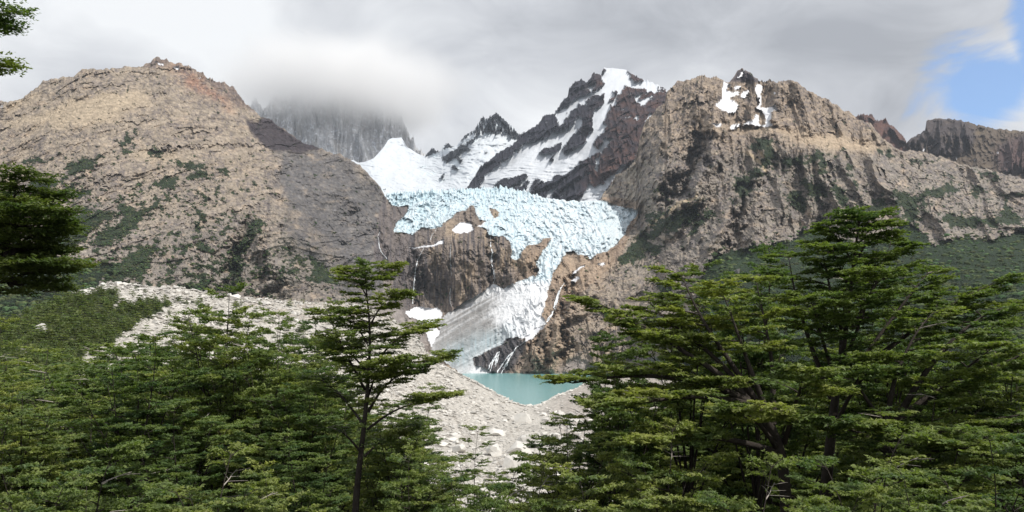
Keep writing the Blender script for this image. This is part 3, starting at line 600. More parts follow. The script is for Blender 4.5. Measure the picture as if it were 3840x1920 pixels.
# ------------------------------------------------------------------ snow peak behind, to the right
SIL3 = np.concatenate([P('C', -60,1100, 80,1030, 110,1000, 170,900, 200,850, 270,800, 330,750, 400,710, 480,650, 490,610, 560,580, 640,530, 680,465, 760,450, 795,400, 800,375, 860,320, 865,265, 920,210, 960,195, 1000,215, 1035,180, 1040,150, 1090,150, 1105,165, 1130,105, 1150,112, 1190,110, 1290,122, 1320,145, 1400,190, 1500,225, 1610,275, 1640,300, 1900,500, 2200,900)])
def jag3(x):
    return (-np.abs(perlin(x/8, x*0+2.2))*12+np.abs(perlin(x/21, x*0+7.2))*-8+5)*np.where((x > 2262) & (x < 2350), 0.25, 1.0)
S3 = Sheet(SIL3, P('', 1670,900, 2900,900), 1680, 2560, 350, 200,
  [(1680,740,3600),(1900,740,3600),(2300,780,3500),(2700,800,3500),(1750,715,3800),(1900,560,4000),(2100,420,4200),(2260,255,4500),(2350,265,4500),(2500,340,4400),(2200,500,3900),(2000,650,3750),(2350,450,3900),(2450,600,3600),(2780,660,3900),(1800,860,3400),(2600,860,3300)], jag3)
px, py, D = S3.px, S3.py, S3.D
X0, Y0, Z0 = to_world(px, py, D)
wx = fbm(px/40, py/40+9, o=5, g=0.62)*9; wy = fbm(px/40+40, py/40, o=5, g=0.62)*9
ROCK3 = [P('C', 60,1060, 80,1020, 110,990, 170,890, 200,840, 270,790, 330,740, 400,700, 480,640, 490,600, 560,570, 640,520, 680,455, 760,440, 780,480, 790,540, 780,565, 830,500, 870,450, 930,390, 940,470, 880,530, 800,590, 740,600, 690,660, 680,630, 640,650, 560,680, 480,720, 430,780, 350,820, 310,860, 250,900, 215,960, 190,1010, 150,1060),
 P('C', 750,450, 790,395, 795,370, 850,310, 860,255, 915,195, 960,180, 1000,200, 1030,170, 1040,130, 1090,130, 1105,155, 1110,210, 1140,230, 1080,270, 1050,260, 1000,300, 930,340, 900,370, 880,350, 840,400, 800,430),
 P('C', 1060,310, 1140,310, 1130,370, 1080,400, 1060,450, 1040,550, 1020,620, 960,680, 900,720, 850,750, 810,755, 830,710, 890,640, 940,580, 985,520, 960,480, 930,470, 900,440, 950,390, 1000,370),
 P('C', 640,755, 680,720, 740,700, 790,665, 820,680, 800,730, 740,755, 730,740, 680,745), P('C', 1200,270, 1230,290, 1210,340, 1180,390, 1175,370, 1190,300), P('C', 710,800,760,765,765,775,720,805),
 P('C', 1300,250, 1430,270, 1510,300, 1540,275, 1630,300, 1900,500, 2200,900, 2200,1300, 1100,1300, 680,1095, 570,1050, 600,970, 630,940, 670,970, 760,930, 860,900, 950,820, 1000,780, 1110,755, 1150,700, 1210,630, 1130,650, 1080,720, 1050,665, 1110,600, 1150,530, 1115,530, 1130,470, 1200,400, 1230,320),
 P('C', 270,1035, 330,960, 430,920, 560,910, 550,950, 470,980, 420,1020, 330,1060), P('C', 430,1030, 560,955, 565,980, 540,1030, 520,1060), P('C', 1285,110, 1330,140, 1400,180, 1450,215, 1420,220, 1350,190, 1310,150),
 P('C', 1520,240,1610,270,1600,285,1530,260), P('C', 1130,95,1150,105,1120,150,1110,150)]
SNOW3 = [P('C', 1350,320, 1430,290, 1400,330, 1380,345, 1420,350, 1500,310, 1450,370, 1400,405, 1410,370, 1370,360), P('C', 1060,870, 1070,800, 1110,760, 1090,830, 1080,900), P('C', 1380,450, 1390,480, 1385,520, 1370,470),
 P('C', 1430,520, 1470,450, 1500,440, 1480,490), P('C', 915,1115, 1010,1010, 1035,965, 1060,1010, 1130,970, 1200,900, 1300,825, 1290,860, 1190,960, 1120,1060, 1090,1120), P('C', 680,1095, 720,1030, 795,980, 750,1040, 750,1100), P('C', 1270,420, 1310,390, 1300,400, 1275,425), P('C', 820,430, 900,340, 950,350, 880,410, 830,470), P('C',1010,250,1060,215,1070,235,1030,280)]
rk = Mask(*ROCK3, soft=1)(px+wx, py+wy)-Mask(*SNOW3, soft=1)(px+wx*0.6, py+wy*0.6)
uu = (px*0.55+py*0.83); vv = (px*0.83-py*0.55)
lin = fbm(vv/60, uu/9, o=4, g=0.6)
rk = ((rk+np.clip(lin-0.45, 0, 1)*-0.9*smooth(0.3, 1, rk)) > 0.5).astype(np.float32)
rel = ridged(vv/200, uu/60, o=5, g=0.6)*42*rk+ridged(px/26, py/60, o=5, g=0.62)*16*rk+rk*20+(1-rk)*(fbm(vv/120, uu/50, o=5, g=0.5)*16+np.clip(1-np.abs(perlin(px/90, py/14))*3, 0, 1)*8*smooth(560, 640, py))
S3.D = D-rel*smooth(0, 8, py-py[0][None]); S3.finish()
c = np.zeros(px.shape+(3,), np.float32); c[:] = (0.60, 0.63, 0.67)
rc = np.zeros_like(c); rc[:] = (0.026, 0.026, 0.036)
rc = lerpc(rc, (0.080, 0.045, 0.038), np.clip(smooth(2150, 2350, px+fbm(px/60, py/60, o=3)*60)*(0.6+0.5*fbm(px/40, py/20, o=4)), 0, 1))
rc = lerpc(rc, (0.135, 0.07, 0.05), Mask(P('C', 1000,900, 1300,780, 1370,790, 1200,900, 1060,1000), soft=14)(px+wx*2, py+wy*2)*0.7)
rc *= (1+0.35*np.clip(fbm(px/10, py/10, o=3), -1, 1))[..., None]
c = c*(1-rk[..., None])+rc*rk[..., None]
lab3 = np.where(rk > 0.5, 1, 2)
S3.emit('mountain', c, lab3, [1], M_FAR, kind='structure', label='dark jagged rock ridge of the high snowy peak')
S3.emit('snowfield', c, lab3, [2], M_SNOW, kind='structure', flat=False, label='steep snowfield on the high dark peak')

# ------------------------------------------------------------------ snow saddle with small black horn
SIL2 = P('B', 300,560, 650,500, 690,520, 730,515, 800,490, 880,400, 910,350, 940,335, 1010,330, 1050,400, 1110,440, 1170,470, 1195,468, 1240,410, 1255,425, 1290,440, 1315,425, 1320,400, 1350,375, 1400,400, 1430,385, 1460,350, 1490,315, 1560,275, 1580,235, 1620,180, 1650,195, 1690,170, 1720,145, 1750,170, 1790,210, 1850,260, 1890,310, 1960,380, 2300,560)
def jag2(x):
    rk_ = np.clip(Mask(P('', 1590,500, 1705,300, 1960,300, 1960,560, 1780,560), P('',1590,540,1590,620,1790,620,1790,540))(x, curve(SIL2, x)+4), 0, 1)
    horn = (x > 1715) & (x < 1960) | ((x > 1597) & (x < 1645)) | ((x > 1655) & (x < 1700))
    return np.where(horn, -np.abs(perlin(x/5, x*0+2.2))*14+2, fbm(x/30, x*0, o=2)*1.5)
S2 = Sheet(SIL2, P('', 1150,800, 2150,800), 1150, 2100, 400, 150,
  [(1150,800,3600),(1500,760,3800),(1800,760,3700),(2100,760,3700),(1400,600,4800),(1600,590,4900),(1700,540,4700),(1860,420,4800),(1960,520,4700),(1750,640,4200),(1350,700,4300),(2100,640,4600),(1150,640,4700)], jag2)
px, py, D = S2.px, S2.py, S2.D
wx = fbm(px/30, py/30+9, o=5, g=0.62)*6; wy = fbm(px/30+40, py/30, o=5, g=0.62)*6
ROCK2 = [P('B', 1555,285, 1570,225, 1620,160, 1650,175, 1690,150, 1720,120, 1750,150, 1800,200, 1860,250, 1920,320, 1880,342, 1830,322, 1790,300, 1760,292, 1740,312, 1700,300, 1640,292, 1590,322, 1565,305),
 P('B', 1315,480, 1340,455, 1400,430, 1450,400, 1520,360, 1580,320, 1570,350, 1500,395, 1530,410, 1450,430, 1440,460, 1475,490, 1450,520, 1410,480, 1390,510, 1320,510), P('B', 1385,570, 1400,535, 1430,545, 1430,570, 1400,582),
 P('B', 1298,638, 1310,610, 1333,603, 1322,638), P('B', 1425,390, 1460,340, 1490,305, 1560,265, 1555,285, 1540,300, 1480,340, 1440,375), P('B', 1190,475, 1240,395, 1300,440, 1250,452), P('B', 1312,432, 1350,360, 1405,400, 1350,415), P('B', 880,722, 905,722, 890,735), P('B',1635,435,1665,435,1650,445)]
rk = Mask(*ROCK2)(px+wx, py+wy)
st = fbm(px/6, py/45, o=3)
rk = rk*(1-((st > 0.32) & (py > 440) & (py < 520) & (px > 1760))*1.0)
rel = rk*(15+ridged(px/25, py/40, o=5, g=0.6)*60)+(1-rk)*(fbm(px/90, py/40, o=6, g=0.55)*26+np.clip(1-np.abs(perlin(px/110, py/16+fbm(px/60,py/60,o=2)*0.8))*3.5, 0, 1)*10)
S2.D = D-rel*smooth(0, 8, py-py[0][None]); S2.finish()
c = np.zeros(px.shape+(3,), np.float32); c[:] = (0.60, 0.64, 0.68)
c = lerpc(c, (0.66, 0.76, 0.80), smooth(0.3, 0.9, fbm(px/60, py/22, o=5))*0.5)
rc = np.zeros_like(c); rc[:] = (0.03, 0.034, 0.042); rc *= (1+0.4*np.clip(fbm(px/8, py/14, o=3), -1, 1))[..., None]
c = c*(1-rk[..., None])+rc*rk[..., None]
lab2 = np.where(rk > 0.5, 1, 2)
S2.emit('mountain', c, lab2, [1], M_FAR, kind='structure', label='small black pointed horn above the snow saddle')
S2.emit('snowfield', c, lab2, [2], M_SNOW, kind='structure', flat=False, label='wide white snowfield below the small horn')

# ------------------------------------------------------------------ granite walls under the cloud
SIL1 = P('', 860,400, 930,420, 955,380, 985,430, 1030,370, 1080,390, 1130,340, 1190,320, 1240,350, 1300,360, 1340,340, 1400,380, 1440,370, 1480,390, 1500,420, 1520,490, 1545,540, 1575,575, 1600,600, 1640,640, 1700,700)
S1 = Sheet(SIL1, P('', 850,700, 1750,760), 880, 1700, 330, 180, [(880,700,6100),(1300,700,6100),(1700,740,6100),(1000,400,6500),(1200,330,6550),(1400,380,6500),(1560,570,6300),(1200,500,6350),(1700,700,6150)],
   lambda x: -np.abs(perlin(x/7, x*0+5.2))*22-np.abs(perlin(x/19, x*0+5.2))*26)
px, py, D = S1.px, S1.py, S1.D
ver = ridged((px+fbm(px/50, py/90, o=2)*10)/26, py/420, o=5, g=0.62)
S1.D = D-(ver*42+ridged(px/120, py/500, o=3)*80+fbm(px/9, py/40, o=3)*9)*smooth(0, 12, py-py[0][None]); S1.finish(back=((100, 300), (300, 900)))
c = np.zeros(px.shape+(3,), np.float32); c[:] = (0.56, 0.56, 0.565); c = lerpc(c, (0.38, 0.38, 0.39), smooth(0.1, 0.7, fbm(px/6, py/140, o=4))*0.6)
c = lerpc(c, (0.36, 0.33, 0.29), smooth(0.2, 0.8, fbm(px/50, py/70, o=3))*0.4)
sm = (ridged((px+py*0.5)/60, (py-px*0.35)/40, o=5, g=0.62)+0.35*fbm(px/9, py/9, o=3) > 1.52)|(ridged(px/30, py/80+5, o=4, g=0.62)+0.4*fbm(px/8, py/12+9, o=3)+0.5*smooth(1380,1420,px)*smooth(1470,1430,px) > 1.62)
c = lerpc(c, (0.84, 0.86, 0.9), sm.astype(np.float32)*0.95)
S1.emit('mountain', c, mat=M_FAR, kind='structure', label='sheer grey granite walls fading up into the cloud')

# ------------------------------------------------------------------ far peaks on the right
SIL4 = P('D', 1000,560, 1200,540, 1320,480, 1370,460, 1400,475, 1440,468, 1460,510, 1500,520, 1530,500, 1560,535, 1610,570, 1640,600, 1690,660, 1700,720, 1800,900)
S4 = Sheet(SIL4, P('', 3000,760, 3500,760), 3060, 3450, 200, 120, [(3060,760,3700),(3450,760,3700),(3200,430,4300),(3400,540,4200),(3300,600,3950)], lambda x: -np.abs(perlin(x/6, x*0+1.2))*10-np.abs(perlin(x/17, x*0+1.2))*8)
px, py, D = S4.px, S4.py, S4.D
S4.D = D-(ridged((px-py*0.6)/60, (py+px*0.6)/90, o=5, g=0.6)*90)*smooth(0, 8, py-py[0][None]); S4.finish()
c = np.zeros(px.shape+(3,), np.float32); c[:] = (0.125, 0.068, 0.055); c = lerpc(c, (0.05, 0.04, 0.045), smooth(0.0, 0.6, fbm(px/20, py/14, o=5))*0.6)
S4.emit('mountain', c, mat=M_FAR, kind='structure', label='small dark red jagged peak behind the right ridge')
SIL5 = P('D', 1300,860, 1550,760, 1640,715, 1700,660, 1760,620, 1835,580, 1845,510, 1880,492, 1960,490, 2060,495, 2200,530, 2350,565, 2470,575, 2576,585, 3200,640)
S5 = Sheet(SIL5, P('', 3150,900, 4150,900), 3200, 4140, 320, 130, [(3200,760,3800),(3300,640,4100),(3500,450,4500),(3840,490,4400),(4140,520,4400),(3500,620,4000),(3840,650,3900),(4140,700,3800),(3700,850,3300),(4140,850,3300)], lambda x: fbm(x/14, x*0+4.2, o=4, g=0.6)*4)
px, py, D = S5.px, S5.py, S5.D
wx = fbm(px/50, py/50+9, o=5, g=0.6)*12; wy = fbm(px/50+40, py/50, o=5, g=0.6)*12
steep = smooth(0.3, 0.7, Mask(P('D', 1820,500, 2080,480, 2220,560, 2200,700, 2100,760, 1700,760, 1640,720), P('D', 2370,700, 2700,560, 2700,860, 2400,900), soft=10)(px, py))
S5.D = D-(ridged(px/70, py/260, o=6, g=0.58)*(40+120*steep)+ridged(px/26, py/30, o=4, g=0.6)*22)*smooth(0, 8, py-py[0][None]); S5.finish()
c = np.zeros(px.shape+(3,), np.float32); c[:] = (0.105, 0.082, 0.062); c = lerpc(c, (0.060, 0.050, 0.055), steep*0.8)
c = lerpc(c, (0.16, 0.125, 0.085), smooth(0.1, 0.8, fbm(px/90, py/22, o=5))*0.7*(1-steep*0.6)); c = lerpc(c, (0.10, 0.06, 0.055), Mask(P('D', 2370,700, 2700,600, 2700,860, 2400,900), soft=12)(px+wx, py+wy)*0.8)
sn5 = Mask(P('D', 1815,735, 1830,705, 1835,715, 1820,737), P('D', 1890,770, 1915,758, 1918,768, 1900,776), P('D', 2052,798, 2070,784, 2072,792), P('D', 2110,798, 2125,800, 2118,808), P('D', 2190,805, 2215,790, 2212,800), P('D', 2365,752, 2385,738, 2383,750))(px, py)
c = lerpc(c, (0.82, 0.84, 0.88), sn5)
S5.emit('mountain', c, mat=M_FAR, kind='structure', label='dark brown flat topped mountain far on the right')
# ------------------------------------------------------------------ lake
LAKE_Z = -80.0
def build_lake():
    nx, ny = 60, 60
    xs = np.linspace(-320, 700, nx); ys = np.linspace(830, 1660, ny)
    Xg, Yg = np.meshgrid(xs, ys); V = np.stack([Xg, Yg, np.full_like(Xg, LAKE_Z)], -1).reshape(-1, 3)
    idx = np.arange(nx*ny).reshape(ny, nx)
    q = np.stack([idx[:-1, :-1], idx[:-1, 1:], idx[1:, 1:], idx[1:, :-1]], -1).reshape(-1, 4)
    m = bpy.data.materials.new('milky_lake_water'); m.use_nodes = True; t = m.node_tree; b = t.nodes['Principled BSDF']
    tc = N(t, 'ShaderNodeTexCoord'); mp = N(t, 'ShaderNodeMapping'); mp.inputs['Scale'].default_value = (0.25, 1.0, 1.0)
    lk(t, tc.outputs['Object'], mp.inputs[0])
    n = noisen(t, mp.outputs[0], 0.012, 5, 0.6)
    lk(t, mixc(t, n, (0.155, 0.345, 0.345), (0.20, 0.41, 0.41)), b.inputs['Base Color'])
    b.inputs['Roughness'].default_value = 0.18; b.inputs['IOR'].default_value = 1.33; b.inputs['Specular IOR Level'].default_value = 0.35
    mp2 = N(t, 'ShaderNodeMapping'); mp2.inputs['Scale'].default_value = (0.5, 1.3, 1.0); lk(t, tc.outputs['Object'], mp2.inputs[0])
    bp = N(t, 'ShaderNodeBump'); bp.inputs['Strength'].default_value = 0.7; bp.inputs['Distance'].default_value = 0.25
    lk(t, noisen(t, mp2.outputs[0], 0.7, 4, 0.6), bp.inputs['Height']); lk(t, bp.outputs[0], b.inputs['Normal'])
    obj('lake', np_mesh('lake', V, q), m, kind='structure', label='milky turquoise glacial lake')
build_lake()

# ------------------------------------------------------------------ moraine and rubble-filled valley in front of it
SILM = P('', -320,1330, 0,1205, 150,1150, 270,1098, 310,1088, 350,1082, 385,1064, 440,1060, 500,1070, 600,1078, 660,1073, 700,1085, 800,1100, 870,1115, 900,1118, 1000,1120, 1100,1130, 1280,1138, 1330,1142, 1420,1170, 1500,1215, 1560,1262, 1600,1325, 1660,1370, 1700,1392, 1760,1421, 1820,1456, 1880,1488, 1925,1511, 1965,1522, 2005,1526, 2045,1508, 2085,1486, 2150,1462, 2235,1416, 2400,1412, 2700,1400, 3000,1390, 4100,1380)
SM = Sheet(SILM, P('', -320,2300, 4100,2300), -230, 3990, 660, 290,
 [(-320,1330,420),(0,1205,500),(270,1098,620),(440,1060,700),(660,1073,760),(900,1120,830),(1300,1140,940),(1500,1215,950),(1600,1325,920),(1700,1392,900),(1840,1470,872),(1975,1530,861),(2080,1480,1040),(2130,1463,1120),(2210,1414,1440),(2500,1412,1400),(3000,1390,1400),(4100,1380,1200),
  (0,1500,260),(0,1900,140),(400,1300,480),(500,1500,360),(500,1900,190),(900,1300,640),(1000,1500,500),(1000,1900,290),(1500,1500,680),(1700,1600,640),(1700,1900,350),(2000,1650,600),(2000,1900,368),(2300,1600,680),(2400,1900,350),(3000,1600,500),(3000,1900,260),(3840,1500,330),(3840,1900,150),(-320,1900,120),
  (-320,2300,75),(500,2300,120),(1500,2300,200),(2200,2300,220),(3000,2300,180),(4100,2300,90),(4100,1600,240)],
 lambda x: fbm(x/16, x*0+4.2, o=4, g=0.65)*3.2*np.where(x < 1400, 1, 0.4), pw=1.35)
px, py, D = SM.px, SM.py, SM.D
X0, Y0, Z0 = to_world(px, py, D)
wx = fbm(px/60, py/60+9, o=5, g=0.62)*16; wy = fbm(px/60+40, py/60, o=5, g=0.62)*16
FLANK = Mask(P('F', -640,1500, -640,1200, 0,990, 300,880, 540,800, 620,822, 760,785, 880,770, 870,860, 780,900, 960,880, 1130,830, 1290,880, 1200,950, 1100,1000, 900,1130, 700,1220, 500,1500), soft=5)(px+wx, py+wy)
bare = Mask(P('F', 850,1170, 1030,1020, 960,1100, 880,1180), P('F', 1120,1070, 1280,930, 1390,920, 1300,1010, 1180,1110), P('F', 100,1200, 240,1190, 230,1230, 160,1250), P('F', 620,1288, 700,1230, 830,1190, 760,1260), P('F', 530,1000, 600,970, 560,1010), soft=3)(px+wx*0.6, py+wy*0.6)
lowveg = smooth(1560, 1700, py+wx*3)*smooth(1500, 1200, px)+smooth(2480, 2620, px+wx*3+(py-1400)*0.3)
shr = smooth(0.25, 0.5, fbm(px/38, py/22+20, o=5, g=0.65)-0.30+0.25*smooth(1180,1300,py)*smooth(1500,1300,px))*smooth(1700,1400,px)
vegm = np.clip(np.clip(FLANK+lowveg, 0, 1)*(1-bare)+fbm(px/30, py/16, o=4)*0.28, 0, 1)
vegm = (vegm > 0.5).astype(np.float32)
shr = shr*(0.6+0.9*smooth(-0.3, 0.5, fbm(px/150, py/60+8, o=3)))
vegm = np.clip(vegm+(shr > 0.6)*(px < 1500)*0.9, 0, 1)
rub = ridged(X0/16, Y0/16, Z0/16, o=4, g=0.6)
near_s = np.clip(D/500, 0.15, 1)
relm = fbm(X0/90, Y0/90, Z0/60, o=4)*9*smooth(2200, 1600, px)+rub*2.2*near_s+fbm(X0/5, Y0/5, Z0/5, o=3, g=0.6)*1.0
shore = smooth(0, 40, py-py[0][None])
hmin = 1.0+3.0*smooth(0, 60, py-py[0][None])
Dmax = (80.0-hmin)*F/np.maximum(py-HZ, 20)
D = np.where((D > 330) & (px > 1500), np.minimum(D, Dmax), D)
relm = relm*np.where(px > 1960, smooth(0, 90, py-py[0][None])*0.7+0.1, 1)
SM.D = D-relm*np.where(px > 1650, shore, smooth(0, 14, py-py[0][None])); SM.finish(back=((25, 14), (80, 60), (200, 160)))
c = np.zeros(px.shape+(3,), np.float32); c[:] = (0.58, 0.55, 0.50)
c = lerpc(c, (0.40, 0.335, 0.27), smooth(0.0, 0.6, fbm(px/120, py/14, o=4)+0.2)*0.5*smooth(880, 1000, px)*smooth(1240, 1180, py))
c = lerpc(c, (0.33, 0.31, 0.285), smooth(0.1, 0.9, fbm(px/50, py/30, o=5))*0.5)
c = lerpc(c, (0.36, 0.315, 0.28), smooth(2000, 2150, px)*0.6)
gl_ = ridged((px*0.8-py*0.6)/60+fbm(px/90, py/90, o=2)*0.4, (px*0.6+py*0.8)/420, o=4)
c = lerpc(c, (0.36, 0.325, 0.28), smooth(0.8, 1.5, gl_)*0.5*(px < 1950))
c *= (1+0.22*np.clip(fbm(px/4, py/3, o=2), -1, 1))[..., None]
vc = np.zeros_like(c); vc[:] = (0.045, 0.060, 0.026); vc = lerpc(vc, (0.13, 0.115, 0.06), smooth(0.1, 0.8, fbm(px/30, py/14+3, o=4))*0.6)
c = c*(1-vegm[..., None])+vc*vegm[..., None]
SM.emit('moraine', np.clip(c, 0.01, 0.9), mat=M_GRAVEL, kind='structure', label='pale grey gravel moraine ridge beside the lake')

# near hillside under the trees (falls away below the frame)
def hill_z(x, y): 
    y = np.asarray(y, float)
    return -2.2-0.335*np.maximum(y, 0)+0.10*np.minimum(y, 0)+fbm(np.asarray(x, float)/9, y/9, o=3)*0.5
def build_hill():
    xs = np.linspace(-220, 220, 110); ys = np.concatenate([np.linspace(-30, 60, 80), np.linspace(62, 250, 60)])
    Xg, Yg = np.meshgrid(xs, ys); Z = hill_z(Xg, Yg)-np.maximum(np.abs(Xg)-120, 0)*0.1
    idx = np.arange(Xg.size).reshape(Xg.shape)
    q = np.stack([idx[:-1, :-1], idx[:-1, 1:], idx[1:, 1:], idx[1:, :-1]], -1).reshape(-1, 4)
    c = np.zeros(Xg.shape+(3,), np.float32); c[:] = (0.06, 0.06, 0.03); c = lerpc(c, (0.12, 0.09, 0.06), smooth(-0.2, 0.6, fbm(Xg/4, Yg/4, o=4)))
    obj('ground', np_mesh('ground', np.stack([Xg, Yg, Z], -1).reshape(-1, 3), q, c.reshape(-1, 3)), M_FOREST, kind='structure', label='leafy hillside falling away under the near trees')
build_hill()
# ------------------------------------------------------------------ sampling the terrain at a photograph pixel
def sample(Sh, x, y):
    x = np.atleast_1d(np.asarray(x, float)); y = np.atleast_1d(np.asarray(y, float))
    xs = Sh.px[0]; ci = np.clip(np.round((x-xs[0])/(xs[1]-xs[0])).astype(int), 0, len(xs)-1)
    lo = np.zeros(len(x), int); hi = np.full(len(x), Sh.py.shape[0]-1)
    for _ in range(12):
        mid = (lo+hi)//2; k = Sh.py[mid, ci] <= y; lo = np.where(k, mid, lo); hi = np.where(k, hi, mid)
    r = np.clip(lo, 0, Sh.py.shape[0]-2)
    d = Sh.D[r, ci]
    return np.stack(to_world(x, y, d), -1), r, ci
mw = bpy.data.materials.new('white_water'); mw.use_nodes = True
_b = mw.node_tree.nodes['Principled BSDF']; _b.inputs['Base Color'].default_value = (0.80, 0.84, 0.87, 1); _b.inputs['Roughness'].default_value = 0.5
def waterfall(label, paths, strands, wpx, spread):
    V = []; Q = []
    rr = np.random.default_rng(len(label))
    for path in paths:
        pts = P('E', *path); seg = np.r_[0, np.cumsum(np.linalg.norm(np.diff(pts, axis=0), axis=1))]
        n = int(seg[-1]/2.5)+2; t = np.linspace(0, seg[-1], n)
        cx = np.interp(t, seg, pts[:, 0]); cy = np.interp(t, seg, pts[:, 1])
        for s in range(strands):
            off = (rr.random()-0.5)*spread
            jx = cx+off*(0.3+t/seg[-1])+fbm(t/14+rr.random()*50, t*0+s, o=3)*2.2*(0.5+t/seg[-1])
            W, _, _ = sample(MS_, jx, cy); 
            W[:, 1] = np.convolve(np.pad(W[:, 1], 3, mode='edge'), np.ones(7)/7, 'valid')
            w0 = wpx*(0.5+rr.random()*0.7)*np.clip(0.75+fbm(t/9+rr.random()*90, t*0, o=2)*0.8, 0.12, 1.5)
            a = 0; b = n
            if s > 0: a = int(rr.random()*n*0.4); b = int(n*(0.6+0.4*rr.random()))
            D_ = W[:, 1]-5.0; k0 = len(V)
            for i in range(a, b):
                h = w0[i]/2
                for dx, dd in ((-h, 1.5), (0, -1.5), (h, 1.5)):
                    V.append(np.array(to_world(jx[i]+dx, cy[i], D_[i]+dd)))
            for i in range(b-a-1):
                q = k0+3*i; Q += [(q, q+3, q+4, q+1), (q+1, q+4, q+5, q+2)]
    o = obj('waterfall', np_mesh('waterfall', np.array(V), np.array(Q)), mw, label=label, category='waterfall')
    return o
waterfall('tall thin waterfall falling from the snow ledge down the left cliff face', [(375,262, 350,310, 330,350, 315,410, 308,470, 300,530, 293,600, 288,690)], 5, 3.0, 8)
waterfall('narrow waterfall in the dark crack beside the middle cliff panel', [(872,150, 878,200, 876,240, 890,290, 884,330, 886,380, 900,430, 908,470, 895,525)], 4, 2.6, 7)
waterfall('white waterfall gushing out of a dark slot right of the ice tongue', [(1430,522, 1408,555, 1392,590, 1378,640, 1365,690, 1352,728), (1350,728, 1340,760, 1310,800, 1290,820)], 6, 4.5, 10)
waterfall('broad cascade over the black rock step into the lake', [(1140,955, 1100,990, 1070,1005, 1055,1035, 1015,1065, 990,1100, 960,1145, 920,1198), (1060,1030, 1020,1090, 990,1150, 960,1200), (935,1040, 915,1080, 890,1120, 872,1185), (945,1035, 930,1090, 915,1150)], 4, 4.2, 12)
waterfall('small winding stream left of the glacier on grey slabs', [(50,140, 34,170, 42,210, 46,250, 60,290, 88,320, 110,348)], 3, 2.6, 4)
waterfall('faint thread of water down the middle of the cliff', [(580,235, 577,300, 580,400, 582,470), (578,560, 574,620, 580,700)], 2, 1.3, 3)
waterfall('short stream below the left lobe of ice', [(480,100, 465,130, 440,160, 425,215)], 2, 1.8, 2)

# ------------------------------------------------------------------ boulders and rubble
import bmesh
def hull_rock(n, seed, flat=0.7):
    r = random.Random(seed); bm = bmesh.new()
    for i in range(n):
        v = Vector((r.gauss(0, 1), r.gauss(0, 1), r.gauss(0, 1))).normalized()*(0.75+0.35*r.random())
        bm.verts.new((v.x, v.y*0.85, v.z*flat))
    res = bmesh.ops.convex_hull(bm, input=bm.verts)
    for g in [e for e in res['geom_interior'] if isinstance(e, bmesh.types.BMVert)]: bm.verts.remove(g)
    bmesh.ops.triangulate(bm, faces=bm.faces)
    bm.verts.index_update()
    V = np.array([v.co[:] for v in bm.verts]); T = np.array([[v.index for v in f.verts] for f in bm.faces]); bm.free()
    return V, T
M_STONE = mat_vcol('granite_boulder', noise_scale=0.9, noise_amt=0.22, bump=0.8, bump_scale=1.2, bump_dist=0.5)
ROCKS = [hull_rock(n, s, f) for n, s, f in ((10, 1, .7), (9, 2, .8), (10, 3, .6), (9, 4, .75), (20, 5, .85), (15, 6, .55))]
def replicate(variants, pos, scale3, rotz, colr, name, mat, tilt=None, flat=True, **props):
    """one mesh holding many small copies"""
    rr = np.random.default_rng(5); which = rr.integers(0, len(variants), len(pos))
    Vs = []; Ts = []; Cs = []; off = 0
    for k, (V, T) in enumerate(variants):
        m = which == k
        if not m.any(): continue
        p = pos[m]; s = scale3[m]; a = rotz[m]; cl = colr[m]
        v = V[None]*s[:, None, :]
        x = v[..., 0]*np.cos(a)[:, None]-v[..., 1]*np.sin(a)[:, None]; y = v[..., 0]*np.sin(a)[:, None]+v[..., 1]*np.cos(a)[:, None]
        v = np.stack([x, y, v[..., 2]], -1)+p[:, None]
        n = len(V); t = T[None]+(np.arange(len(p))*n)[:, None, None]+off
        Vs.append(v.reshape(-1, 3)); Ts.append(t.reshape(-1, 3)); Cs.append(np.repeat(cl, n, 0)); off += n*len(p)
    me = np_mesh(name, np.concatenate(Vs), None, np.concatenate(Cs), tris=np.concatenate(Ts), flat=flat)
    return obj(name, me, mat, **props)
rng2 = np.random.default_rng(21)
def rubble():
    n = 23000
    # valley floor and inner slope in front of the lake
    x = np.concatenate([rng2.uniform(1380, 2500, n//2), rng2.uniform(260, 1700, n//2)])
    y = np.concatenate([1180+740*rng2.random(n//2)**0.8, curve(SILM, x[n//2:])+rng2.random(n//2)**1.6*380])
    y = np.maximum(y, curve(SILM, x)+2)
    vv = vegm_lookup(x, y); keep = vv < 0.5
    x, y = x[keep], y[keep]
    W, _, _ = sample(SM, x, y)
    s = 0.40+2.9*rng2.random(len(x))**5
    s = s*np.clip(W[:, 1]/550, 0.55, 1.3)
    sc = np.stack([s, s*rng2.uniform(.7, 1.2, len(s)), s*rng2.uniform(.5, .9, len(s))], -1)
    W[:, 2] += s*0.2
    g = rng2.uniform(0.40, 0.68, len(x)); cl = np.stack([g, g*0.965, g*0.90], -1)
    replicate(ROCKS[:4], W, sc, rng2.uniform(0, 6.28, len(x)), cl, 'rubble', M_STONE, kind='stuff', label='pale granite rubble strewn over the moraine')
def vegm_lookup(x, y):
    _, r, ci = sample(SM, x, y); return vegm[r, ci]
rubble()
ROCKME = []
for i in range(7):
    V, T = hull_rock(13, 40+i, (0.75, 0.6, 0.85, 0.5, 0.7, 0.65, 0.85)[i])
    g = (0.62, 0.68, 0.56, 0.70, 0.64, 0.60, 0.2)[i]
    ROCKME.append(np_mesh('boulder', V, None, np.tile([g, g*.97, g*.91], (len(V), 1)), tris=T, flat=True)); ROCKME[-1].materials.append(M_STONE)
